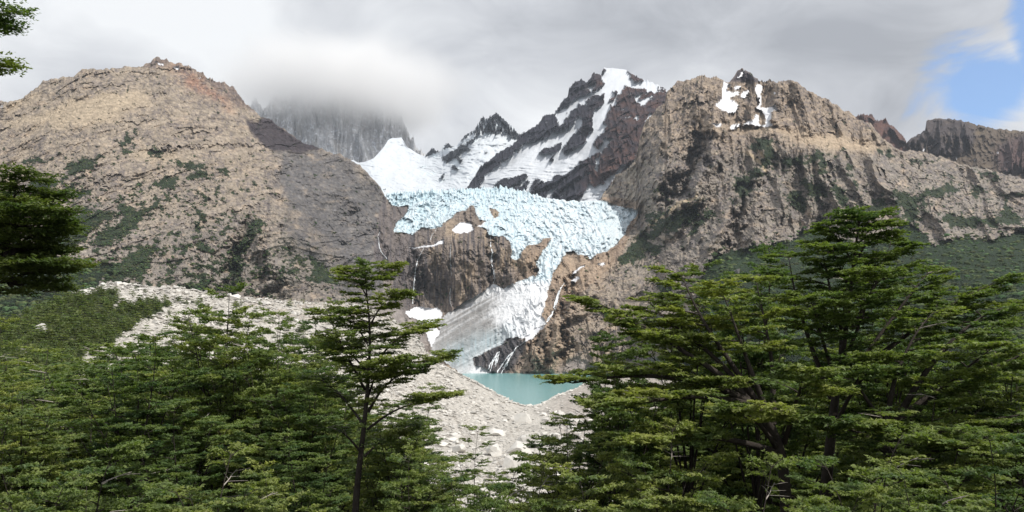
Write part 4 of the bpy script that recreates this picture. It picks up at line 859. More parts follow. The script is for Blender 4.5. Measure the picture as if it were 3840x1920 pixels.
def boulder(px_, py_, w, h=None, label=None, sheet=None, k=None, sink=0.3):
    W, _, _ = sample(sheet or SM, px_, py_); W = W[0]; s = w/F*W[1]/2; hz = (h or w*0.7)/F*W[1]/2
    k = int(rng2.integers(0, 6)) if k is None else k
    o = bpy.data.objects.new('boulder', ROCKME[k]); COL.objects.link(o)
    z = (0.75, 0.6, 0.85, 0.5, 0.7, 0.65, 0.85)[k]
    o.location = (W[0], W[1], W[2]+hz*sink); o.scale = (s, s*0.9, hz/z); o.location.z += 0; o.rotation_euler = (0, 0, rng2.uniform(-0.5, 0.5))
    o['label'] = label or 'pale angular granite boulder lying among the moraine rubble'; o['category'] = 'boulder'
    if not label: o['group'] = 'granite boulders among the moraine rubble'
    return o
for a in [(160,1240,48,40,'big square grey boulder standing in the dark shrubs of the left slope'),(186,1246,22,14,'small pale stone touching the big square grey boulder'),(328,1104,52,26,'long flat pale slab on the left end of the moraine crest'),(272,1100,12,12,'small white stone at the very left end of the moraine crest'),
 (300,1094,26,12,'low pale stones beside the long slab on the crest'),(388,1072,34,20,'rounded pale boulder just above the long slab on the crest'),(445,1066,40,18,'flat topped boulder at the highest bump of the left crest'),(880,1124,54,34,'large white boulder on the moraine crest above the tall left beech'),(862,1112,26,20,'smaller white block touching the large white crest boulder'),
 (660,1280,36,14,'flat pale slab in the grass between two left beeches'),(655,1078,24,12,'grey boulder in the middle of the crest'),
 (1986,1523,40,14,'pale low rock at the tip of the lake outlet'),(1964,1582,56,36,'rounded pale boulder just below the lake outlet'),(2107,1571,46,34,'light boulder right of the lake outlet'),(2157,1584,60,20,'long flat light slab right of the outlet boulders'),
 (1864,1634,70,30,'wide grey slab lying in the middle of the rubble'),(1971,1656,60,34,'light grey boulder above the pointed block'),(1721,1696,62,36,'rounded white boulder on the left side of the rubble'),(1857,1706,66,50,'large blocky boulder in the centre of the rubble'),(1957,1700,80,52,'large pale boulder with a shaded front in the rubble'),
 (1918,1752,66,60,'tall pointed white block in the rubble'),(1664,1762,54,36,'white boulder behind the small bare tree'),(1812,1846,56,46,'white block near the bottom of the rubble gap'),(1868,1828,54,34,'split white block beside the bottom gap'),(1760,1800,44,30,'small leaning block left of the bottom gap'),(1700,1880,60,40,'low white boulder lowest in the rubble gap'),(1930,1860,60,34,'flat white slab at the foot of the rubble gap'),(2040,1560,38,22,'middle boulder between the two outlet boulders')]:
    k_ = 1.35 if a[1] > 1560 else 1.0; boulder(a[0], a[1], a[2]*k_, a[3]*k_*1.1, a[4], sink=0.42)
boulder(2765, 1028, 28, 30, 'lone grey block standing out of the forest above the right beeches', sheet=MS_, k=6, sink=0.8)
nb = 0
while nb < 225:
    if nb < 150: x, y = rng2.uniform(1540, 2330), 1545+365*rng2.random()
    else: x = rng2.uniform(380, 1350); y = curve(SILM, np.array([x]))[0]+4+rng2.random()**1.5*200
    if vegm_lookup(x, y)[0] > 0.5: continue
    w = (11+rng2.random()**2.0*46)*np.interp(y, [1050, 1500, 1620, 1900], [0.55, 0.6, 1.1, 1.5]); boulder(x, y, w, w*rng2.uniform(.45, .75)); nb += 1

# ------------------------------------------------------------------ low forest: rounded crowns on the mountain feet and shrub patches
def ico(seed):
    bm = bmesh.new(); bmesh.ops.create_icosphere(bm, subdivisions=1, radius=1); r = random.Random(seed)
    for v in bm.verts: v.co *= 0.75+0.5*r.random(); v.co.z *= 0.8
    V = np.array([v.co[:] for v in bm.verts]); T = np.array([[v.index for v in f.verts] for f in bm.faces]); bm.free(); return V, T
ICOS = [ico(i) for i in range(5)]
M_CROWN = mat_vcol('low_crown', noise_scale=0.6, noise_amt=0.45, bump=1.0, bump_scale=0.8, bump_dist=1.5)
def low_forest():
    n = 60000
    x = rng2.uniform(-150, 3990, n); y = rng2.uniform(560, 1300, n)
    ok = y > curve(SIL_M, x)+10; x, y = x[ok], y[ok]
    W, r, ci = sample(MS_, x, y)
    L = MS_lab[r, ci]; v = MS_veg[r, ci]*np.isin(L, (1, 2, 3))
    fo_ = MS_fos[r, ci]; k = (L == 4)&(rng2.random(len(x)) < 0.40) | (v > 0.5) | ((fo_ > 0.12)&(fo_ <= 0.6)&(L != 4)&(L < 4)&(rng2.random(len(x)) < fo_*0.9))
    W = W[k]; v = v[k]; f = (L[k] == 4)|(fo_[k] > 0.12)
    s = np.where(f, 1.8+5.0*rng2.random(len(W))**1.6, rng2.uniform(1.2, 3.0, len(W)))
    sc = np.stack([s, s, s*rng2.uniform(.55, 1.0, len(s))], -1); W[:, 2] += s*0.1
    g = rng2.uniform(0.5, 1.6, len(W))
    big = fbm(W[:, 0]/90, W[:, 1]/90, o=3)
    cl = np.array([0.056, 0.088, 0.034])[None]*(g*(1+0.35*np.clip(big, -1, 1)))[:, None]; cl[:, 0] *= rng2.uniform(.8, 1.35, len(W))
    replicate(ICOS, W, sc, rng2.uniform(0, 6.28, len(W)), cl, 'forest', M_CROWN, kind='stuff', label='low rounded trees massed on the mountain feet')
low_forest()
# ------------------------------------------------------------------ beech trees
M_LEAF = bpy.data.materials.new('beech_leaf'); M_LEAF.use_nodes = True
def leaf_mat():
    t = M_LEAF.node_tree; b = t.nodes['Principled BSDF']; out = t.nodes['Material Output']
    at = N(t, 'ShaderNodeAttribute'); at.attribute_name = 'Col'
    oi = N(t, 'ShaderNodeObjectInfo')
    hs = N(t, 'ShaderNodeHueSaturation'); lk(t, at.outputs['Color'], hs.inputs['Color'])
    lk(t, maprange(t, oi.outputs['Random'], 0, 1, 0.485, 0.525, False), hs.inputs['Hue'])
    lk(t, maprange(t, oi.outputs['Random'], 0, 1, 1.2, 0.8, False), hs.inputs['Value'])
    lk(t, hs.outputs[0], b.inputs['Base Color']); b.inputs['Roughness'].default_value = 0.55; b.inputs['Specular IOR Level'].default_value = 0.25
    tr = N(t, 'ShaderNodeBsdfTranslucent'); 
    lk(t, mixc(t, 1.0, hs.outputs[0], (1.1, 1.25, 0.5), 'MULTIPLY'), tr.inputs['Color'])
    mx = N(t, 'ShaderNodeMixShader'); mx.inputs[0].default_value = 0.42
    lk(t, b.outputs[0], mx.inputs[1]); lk(t, tr.outputs[0], mx.inputs[2]); lk(t, mx.outputs[0], out.inputs['Surface'])
leaf_mat()
M_BARK = mat_vcol('bark', noise_scale=2.5, noise_amt=0.45, bump=1.0, bump_scale=8.0, bump_dist=0.05)
TREE_N = 0
def tube(V, Q, C, pts, rad, col, sides):
    k0 = len(V); n = len(pts)
    pts = np.asarray(pts, float); tg = np.gradient(pts, axis=0); tg /= np.linalg.norm(tg, axis=1)[:, None]+1e-9
    ref = np.array([0.3, 0.2, 0.93]) if abs(tg[0, 2]) < 0.8 else np.array([1.0, 0.1, 0])
    a = np.cross(tg, ref); a /= np.linalg.norm(a, axis=1)[:, None]+1e-9; b = np.cross(tg, a)
    for i in range(n):
        for s in range(sides):
            w = 2*math.pi*s/sides
            V.append(pts[i]+(a[i]*math.cos(w)+b[i]*math.sin(w))*rad[i]); C.append(col)
    for i in range(n-1):
        for s in range(sides):
            s2 = (s+1) % sides
            Q.append((k0+i*sides+s, k0+i*sides+s2, k0+(i+1)*sides+s2, k0+(i+1)*sides+s))
def limb(P0, P1, r, n=10, rise=0.75):
    """limb that leaves steeply and flattens outwards"""
    P0 = np.array(P0, float); P1 = np.array(P1, float); d = P1-P0; L = np.linalg.norm(d); w = [r.uniform(-1, 1) for _ in range(4)]
    t = np.linspace(0, 1, n)
    p = P0+d*t[:, None]; p[:, :2] = P0[:2]+d[:2]*(t**(1/rise))[:, None]
    k = np.sin(t*math.pi)[:, None]*L*0.035
    p[:, 0] += (k*w[0])[:, 0]+0.02*L*np.sin(t*7+w[2]*3)*t; p[:, 1] += (k*w[1])[:, 0]+0.02*L*np.sin(t*6+w[3]*3)*t
    return p
def grow2(seed, H, Rc, limbs, dens=1.0, leaf=0.10, dead=0.03, gap=0.30, secgap=0.19, up=(6, 36), rt=0.014):
    """limbs: list of (points, base radius, fraction where twigs start, bough length)"""
    r = random.Random(seed); V = []; Q = []; C = []; DL = []
    bark = (0.050, 0.042, 0.036); pale = (0.42, 0.38, 0.34)
    SP = []; SD = []; SL = []
    for li, (pts, r0, s0, Lb) in enumerate(limbs):
        pts = np.array(pts, float); n = len(pts); seg = np.r_[0, np.cumsum(np.linalg.norm(np.diff(pts, axis=0), axis=1))]; T = seg[-1]
        rd = [max(0.012, r0*(1-0.90*(x/T)**0.85)) for x in seg]
        tube(V, Q, C, pts, rd, bark, 7 if r0 > 0.08 else 5)
        if Lb <= 0: continue
        m = max(5, int(T*(1-s0)/gap)); az = r.uniform(0, 6); side = 1
        for k in range(m+2):
            f = s0+(1-s0)*min(1.0, (k+r.random()*0.8)/m); x = f*T
            p = np.array([np.interp(x, seg, pts[:, i]) for i in range(3)]); q2 = np.array([np.interp(min(x+0.3, T), seg, pts[:, i]) for i in range(3)]); q1 = np.array([np.interp(max(x-0.3, 0), seg, pts[:, i]) for i in range(3)])
            tg = q2-q1; tg /= np.linalg.norm(tg)+1e-9; hz = math.hypot(tg[0], tg[1])
            g = (f-s0)/(1-s0)
            L = Lb*(1-0.55*g)*(0.55+0.45*min(1, g/0.2))*r.uniform(0.6, 1.15)+0.25
            side = -side; az += 2.4+r.uniform(-0.5, 0.5)
            if hz > 0.45: a = math.atan2(tg[1], tg[0])+side*R(r.uniform(25, 85))*(1-0.5*(g > 0.9))
            else: a = az
            rb = min(rd[min(int(f*(n-1)), n-1)]*0.6, 0.012*L+0.010)+0.003
            e = R(r.uniform(*up)); nseg = 5; bp = [p.copy()]; el = e
            for i in range(nseg):
                el = el*0.78+R(1.5); a += r.uniform(-0.16, 0.16)
                bp.append(bp[-1]+np.array([math.cos(a)*math.cos(el), math.sin(a)*math.cos(el), math.sin(el)+r.uniform(-.05, .05)])*L/nseg)
            bp = np.array(bp); isdead = r.random() < dead; brd = [rb*(1-0.85*i/nseg) for i in range(nseg+1)]
            if isdead: DV, DQ, DC = [], [], []; DL.append((DV, DQ, DC)); tube(DV, DQ, DC, bp, [b_*0.9+0.006 for b_ in brd], pale, 4)
            else: tube(V, Q, C, bp, brd, bark, 4)
            ns = max(3, int(L/secgap)); sd2 = 1
            for j in range(ns):
                s = 0.15+0.85*(j+r.random()*0.5)/ns; s = min(s, 1.0); sd2 = -sd2
                x = s*nseg; i0 = min(int(x), nseg-1); q = bp[i0]+(bp[i0+1]-bp[i0])*(x-i0)
                d = bp[i0+1]-bp[i0]; a1 = math.atan2(d[1], d[0])+sd2*R(r.uniform(32, 66))*(1-0.6*(s > 0.95))
                l2 = (0.36*L*(1.15-s)+0.30)*r.uniform(0.7, 1.2)
                ee = R(r.uniform(-4, 18)); sp = [q]
                for i in range(3):
                    a1 += r.uniform(-.2, .2); sp.append(sp[-1]+np.array([math.cos(a1)*math.cos(ee), math.sin(a1)*math.cos(ee), math.sin(ee)])*l2/3); ee *= 0.7
                sp = np.array(sp)
                if isdead:
                    if r.random() < 0.7: tube(DV, DQ, DC, sp, [0.009, 0.008, 0.006, 0.003], pale, 3)
                    continue
                tube(V, Q, C, sp[[0, 1, 3]], [0.009, 0.006, 0.003], bark, 3)
                nsp = max(3, int(l2/0.062*dens)); sd = 1
                for m2 in range(nsp):
                    u = 0.1+0.9*(m2+r.random()*0.6)/nsp; u = min(u, 1); sd = -sd; x2 = u*3; i2 = min(int(x2), 2)
                    o = sp[i2]+(sp[i2+1]-sp[i2])*(x2-i2); d2 = sp[i2+1]-sp[i2]; a2 = math.atan2(d2[1], d2[0])+sd*R(r.uniform(20, 60))
                    SP.append(o); SD.append((a2, r.uniform(-0.12, 0.22))); SL.append(r.uniform(0.18, 0.38))
    SP = np.array(SP); SD = np.array(SD); SL = np.array(SL); rr = np.random.default_rng(seed)
    nl = 12; k = np.arange(nl); t = (k+0.6)/nl; sd = np.where(k % 2, 1, -1)
    M = len(SP)
    dirx = np.cos(SD[:, 0])*np.cos(SD[:, 1]); diry = np.sin(SD[:, 0])*np.cos(SD[:, 1]); dirz = np.sin(SD[:, 1])
    dv = np.stack([dirx, diry, dirz], -1)[:, None]
    sv = np.stack([-np.sin(SD[:, 0]), np.cos(SD[:, 0]), 0*SD[:, 0]], -1)[:, None]
    ctr = SP[:, None]+dv*(t[None]*SL[:, None])[..., None]+sv*(sd[None]*0.035*(1.1-t[None]*0.5))[..., None]
    ctr = ctr+rr.normal(0, 0.014, ctr.shape)
    th = rr.uniform(-0.5, 0.5, (M, nl))+sd[None]*0.7; lx = np.cos(th)[..., None]*dv+np.sin(th)[..., None]*sv
    nrm = np.zeros((M, nl, 3)); nrm[..., 2] = 1; nrm = nrm+rr.normal(0, 0.36, nrm.shape); nrm /= np.linalg.norm(nrm, axis=-1)[..., None]
    lx = lx-nrm*(lx*nrm).sum(-1, keepdims=True); lx /= np.linalg.norm(lx, axis=-1)[..., None]; ly = np.cross(nrm, lx)
    sz = leaf*rr.uniform(0.65, 1.25, (M, nl, 1))
    q = np.stack([ctr-lx*sz*0.5-ly*sz*0.30, ctr-lx*sz*0.25+ly*sz*0.42, ctr+lx*sz*0.75], 2).reshape(-1, 3)
    LQ = np.arange(len(q)).reshape(-1, 3)
    base = np.array([0.175, 0.220, 0.070]); yl = np.array([0.215, 0.250, 0.070]); dk = np.array([0.098, 0.148, 0.056])
    tint = 0.72 if seed == 33 else 1.0
    cl = fbm(SP[:, 0]*0.8, SP[:, 1]*0.8+SP[:, 2]*1.3, o=3)[:, None]
    cs = base+(yl-base)*np.clip(cl*1.3, 0, 1)+(dk-base)*np.clip(-cl*1.4, 0, 1)
    cs = tint*np.repeat(cs[:, None], nl, 1)*rr.uniform(0.75, 1.3, (M, nl, 1)); cs = np.repeat(cs.reshape(-1, 3), 3, 0)
    wood = np_mesh('trunk', np.array(V), np.array(Q), np.array(C)); wood.materials.append(M_BARK)
    crown = np_mesh('crown', q, None, cs, tris=LQ); print('LEAVES', seed, len(LQ)); crown.materials.append(M_LEAF)
    dead_m = []
    for a_ in DL: dead_m.append(np_mesh('dead_branch', np.array(a_[0]), np.array(a_[1]), np.array(a_[2]))); dead_m[-1].materials.append(M_BARK)
    return dict(H=H, R=Rc, wood=wood, crown=crown, dead=dead_m, nl=len(LQ))
def plant(T, x, y, z, s, sr=None, rot=0.0, label='', group=None, name='beech_tree'):
    o = bpy.data.objects.new(name, None); COL.objects.link(o)
    sr = s if sr is None else sr
    o.location = (x, y, z); o.scale = (sr, sr, s); o.rotation_euler = (0, 0, rot)
    o['label'] = label; o['category'] = 'tree'
    if group: o['group'] = group
    for nm, me in [('trunk', T['wood']), ('crown', T['crown'])]+[('dead_branch', d) for d in T['dead']]:
        if me is None: continue
        c = bpy.data.objects.new(nm, me); COL.objects.link(c); c.parent = o
        if nm == 'crown': c['kind'] = 'stuff'
    return o
def place(T, pxx, topy, D, halfw=None, rot=0.0, label='', group=None):
    x = (pxx-1920)/F*D; zt = -(topy-HZ)/F*D; zb = float(hill_z(x, D)); s = (zt-zb)/T['H']
    sr = s if halfw is None else halfw/F*D/T['R']
    return plant(T, x, D, zb, s, sr, rot, label, group)
# prototypes: a short trunk, many steep limbs that flatten outwards into a rounded, tiered crown
def crown_limbs(seed, H, Rc, n, fork=0.25, drop=0.45, low=0.45, Lb=None, rt=0.017, s0=0.42, top=1.0):
    r = random.Random(seed*7+1); Lb = Lb or Rc*0.40; out = []
    tp = limb((0, 0, 0), (r.uniform(-.03, .03)*H, r.uniform(-.03, .03)*H, H*(0.62 if n > 3 else 0.97)), r, 12, 1.0)
    out.append((tp, H*rt, 0.0 if n > 3 else 0.38, 0 if n > 3 else Lb*1.3))
    az = r.uniform(0, 6)
    for j in range(n):
        az += 2.4+r.uniform(-0.35, 0.35); u = (j+0.5)/n; q = math.sqrt(u)
        lowt = r.random() < low and q > 0.5
        z1 = H*(1-drop*q*q)*r.uniform(0.93, 1.0)*top if not lowt else H*r.uniform(0.34, 0.62)
        if j == 0: z1 = H
        rr_ = Rc*(0.12+0.72*q)*(1.0 if not lowt else r.uniform(0.85, 1.1))
        z0 = min(H*0.6, max(H*fork*r.uniform(0.7, 1.2), z1*r.uniform(0.30, 0.55)))
        p0 = [np.interp(z0, tp[:, 2], tp[:, i]) for i in range(3)]
        P1 = (math.cos(az)*rr_, math.sin(az)*rr_, z1)
        out.append((limb(p0, P1, r, 10, 0.72 if not lowt else 0.95), H*rt*0.45, s0, Lb*r.uniform(0.85, 1.15)))
    return out
def proto(seed, H, Rc, n, dens=1.0, leaf=0.10, dead=0.03, gap=0.30, **kw):
    return grow2(seed, H, Rc, crown_limbs(seed, H, Rc, n, **kw), dens=dens, leaf=leaf, dead=dead, gap=gap)
TP = dict(
 slim=proto(3, 11, 2.4, 9, fork=0.35, drop=0.55, Lb=0.95, dens=0.85, low=0.6, rt=0.012),
 mid=proto(4, 10, 3.0, 14, drop=0.30, Lb=1.15),
 mid2=proto(14, 10, 3.2, 14, drop=0.28, Lb=1.2, low=0.5),
 broad=proto(5, 10, 4.4, 17, drop=0.42, Lb=1.5, low=0.5, gap=0.36),
 low=proto(6, 5.5, 2.6, 10, drop=0.40, Lb=1.1, rt=0.02),
 low2=proto(16, 5.5, 2.4, 9, drop=0.5, Lb=1.05, rt=0.02, dead=0.06),
)
def traced(seed, basepx, D, limbs_px, rt, **kw):
    """tree whose limbs follow the photographed ones; returns tree data and its foot"""
    r = random.Random(seed); x0 = (basepx-1920)/F*D; z0 = float(hill_z(x0, D)); out = []; top = 0
    for k, (pp, dd, rad, s0, Lb) in enumerate(limbs_px):
        pp = np.array(pp, float).reshape(-1, 2); n = len(pp); t = np.linspace(0, n-1, (n-1)*4+1)
        xs = np.interp(t, np.arange(n), pp[:, 0]); ys = np.interp(t, np.arange(n), pp[:, 1])
        ker = np.array([1, 2, 3, 2, 1])/9.0
        xs2 = np.convolve(np.pad(xs, 2, mode='edge'), ker, 'valid'); ys2 = np.convolve(np.pad(ys, 2, mode='edge'), ker, 'valid')
        dep = D+dd*(t/(n-1))**1.3+0.12*np.sin(t*1.7+k)
        P3 = np.stack([(xs2-1920)/F*dep-x0, dep-D, -(ys2-HZ)/F*dep-z0], -1); out.append((P3, rad, s0, Lb)); top = max(top, P3[:, 2].max())
    return grow2(seed, top, 4.0, out, **kw), (x0, D, z0)
def hero(seed, basepx, D, limbs_px, label, rt=0.02, **kw):
    T, (x, y, z) = traced(seed, basepx, D, limbs_px, rt, **kw); return plant(T, x, y, z, 1.0, 1.0, 0.0, label)
hero(32, 3090, 26, [
  ((3080,2200, 3090,1900, 3110,1700, 3130,1500, 3170,1250, 3200,1000, 3225,800), 0, 0.26, 0.60, 1.15),
  ((3205,1010, 3165,920, 3110,860), 0.2, 0.05, 0.25, 0.75), ((3210,980, 3255,900, 3300,850), -0.3, 0.05, 0.25, 0.75), ((3195,1100, 3140,980, 3120,930), -0.8, 0.05, 0.25, 0.9), ((3200,1080, 3260,980, 3310,960), 0.9, 0.05, 0.25, 0.9), ((3218,900, 3250,840, 3272,800), 0.3, 0.035, 0.2, 0.5), ((3215,900, 3185,840, 3170,810), 0.3, 0.035, 0.2, 0.5),
  ((3130,1500, 3260,1310, 3400,1120, 3490,1010), 1.5, 0.11, 0.35, 1.35), ((3130,1520, 3040,1300, 2980,1100, 2955,950), 1.0, 0.11, 0.40, 1.3),
  ((3170,1280, 3110,1080, 3075,900), 0.5, 0.08, 0.30, 1.05), ((3180,1260, 3290,1060, 3345,900), 0.3, 0.08, 0.30, 1.1),
  ((3140,1450, 3380,1270, 3600,1120, 3730,1060), 0.5, 0.12, 0.40, 1.4), ((3150,1400, 3230,1200, 3290,1020), -2.2, 0.08, 0.35, 1.3),
  ((3140,1450, 3080,1260, 3040,1120), -2.2, 0.08, 0.35, 1.3), ((3110,1650, 3200,1450, 3330,1330), -3.0, 0.10, 0.40, 1.4), ((3150,1380, 3160,1180, 3190,1000), 2.5, 0.08, 0.35, 1.3)],
  'tallest widest beech rising against the green forest slope', gap=0.27, leaf=0.11, up=(4, 50), secgap=0.165)
hero(35, 2950, 23, [
  ((2970,2300, 2950,1900, 2930,1680, 2850,1520, 2620,1420, 2350,1405, 2120,1440), 0, 0.24, 0.50, 1.25),
  ((2940,1690, 2790,1460, 2520,1290, 2330,1170, 2230,1140), 0.8, 0.14, 0.42, 1.3), ((2900,1600, 2760,1390, 2620,1180, 2550,1020), 1.6, 0.12, 0.45, 1.25),
  ((2880,1560, 2790,1320, 2735,1160, 2700,1080), -0.5, 0.10, 0.40, 1.2), ((2860,1530, 2660,1480, 2450,1500, 2280,1540), -2.0, 0.11, 0.40, 1.3),
  ((2900,1620, 2900,1370, 2860,1170, 2830,1030), 1.5, 0.10, 0.45, 1.2), ((2930,1700, 2720,1640, 2530,1640, 2400,1670), -2.5, 0.11, 0.40, 1.25),
  ((2930,1700, 2850,1590, 2790,1540), -3.5, 0.09, 0.40, 1.3), ((2900,1600, 2700,1350, 2500,1200, 2420,1120), 2.5, 0.11, 0.45, 1.3), ((2935,1680, 2990,1500, 3020,1380), -2.5, 0.09, 0.45, 1.3)],
  'great dark beech fanning long level boughs over the lake', gap=0.25, leaf=0.11, up=(0, 42), secgap=0.165)
hero(36, 3330, 24, [
  ((3350,2300, 3330,1900, 3320,1660, 3450,1490, 3690,1400, 3890,1300), 0, 0.24, 0.48, 1.3),
  ((3320,1650, 3480,1370, 3650,1200, 3790,1140), 1.5, 0.13, 0.42, 1.35), ((3320,1620, 3350,1420, 3430,1250, 3500,1170), 0.5, 0.10, 0.42, 1.25),
  ((3330,1700, 3550,1600, 3800,1560, 3960,1540), -1.0, 0.12, 0.40, 1.35), ((3320,1600, 3230,1470, 3180,1390), -2.0, 0.09, 0.40, 1.2),
  ((3340,1750, 3500,1690, 3640,1680), -3.5, 0.09, 0.38, 1.3), ((3330,1700, 3210,1610, 3110,1590), -3.5, 0.09, 0.38, 1.3), ((3340,1640, 3560,1430, 3740,1290), -2.5, 0.10, 0.40, 1.35)],
  'broad beech with a bleached broken limb at the right', gap=0.25, leaf=0.11, up=(0, 42), dead=0.05, secgap=0.165)
hero(31, 1345, 25, [
  ((1320,2200, 1335,1850, 1360,1650, 1380,1450, 1390,1250, 1375,1100, 1365,995), 0, 0.145, 0.55, 0.62),
  ((1372,1560, 1440,1440, 1560,1370, 1640,1350), 0.6, 0.055, 0.35, 0.75), ((1378,1480, 1300,1330, 1250,1230, 1235,1180), -0.5, 0.05, 0.35, 0.65),
  ((1385,1400, 1460,1290, 1540,1240, 1580,1225), 0.4, 0.05, 0.35, 0.62), ((1385,1300, 1330,1210, 1300,1160), 0.3, 0.04, 0.3, 0.5), ((1388,1220, 1430,1140, 1480,1110), -0.3, 0.035, 0.3, 0.45),
  ((1358,1700, 1290,1620, 1210,1580), -1.0, 0.045, 0.3, 0.75), ((1358,1720, 1440,1640, 1530,1600), 0.9, 0.045, 0.3, 0.75), ((1376,1500, 1410,1400, 1480,1350), -0.9, 0.045, 0.3, 0.6), ((1384,1400, 1310,1320, 1270,1290), 0.9, 0.045, 0.3, 0.6),
  ((1380,1120, 1340,1050, 1310,1020), 0, 0.03, 0.2, 0.42), ((1372,1080, 1420,1030, 1440,1005), 0, 0.03, 0.2, 0.42), ((1368,1600, 1280,1480, 1200,1420), 0.8, 0.05, 0.4, 0.7), ((1366,1620, 1470,1540, 1590,1500, 1660,1480), -0.8, 0.05, 0.45, 0.6)],
  'tall thin open beech with a bare dark trunk left of the lake', gap=0.11, leaf=0.095, up=(4, 52), dens=1.0, dead=0.08, secgap=0.16)
hero(33, -120, 14, [
  ((-130,2400, -110,1600, -60,1200, -10,1040, 40,900, 55,750, 55,670), 0, 0.15, 0.72, 0.5),
  ((30,1080, 90,1020, 150,1010, 195,1000), -0.4, 0.05, 0.2, 0.42), ((40,950, 90,900, 140,870, 175,860), 0.3, 0.045, 0.2, 0.42), ((50,850, 90,760, 120,720), 0.2, 0.035, 0.25, 0.40),
  ((50,900, -30,800, -80,720), 0.2, 0.04, 0.2, 0.5), ((35,1000, -50,900, -120,860), 0, 0.04, 0.2, 0.5), ((20,1060, 110,1075, 170,1095), 0.5, 0.035, 0.3, 0.28), ((40,1000, 100,960, 170,940), 0.6, 0.035, 0.2, 0.42), ((45,900, 90,850, 150,800), -0.6, 0.035, 0.25, 0.40), ((40,960, 70,930, 130,950), 0.8, 0.035, 0.2, 0.42)],
  'dark beech with bunched crown leaning in at the left edge above the slope', gap=0.075, secgap=0.10, leaf=0.066, dens=1.1, dead=0.03, up=(-4, 26))
G = 'beech trees on the near hillside'
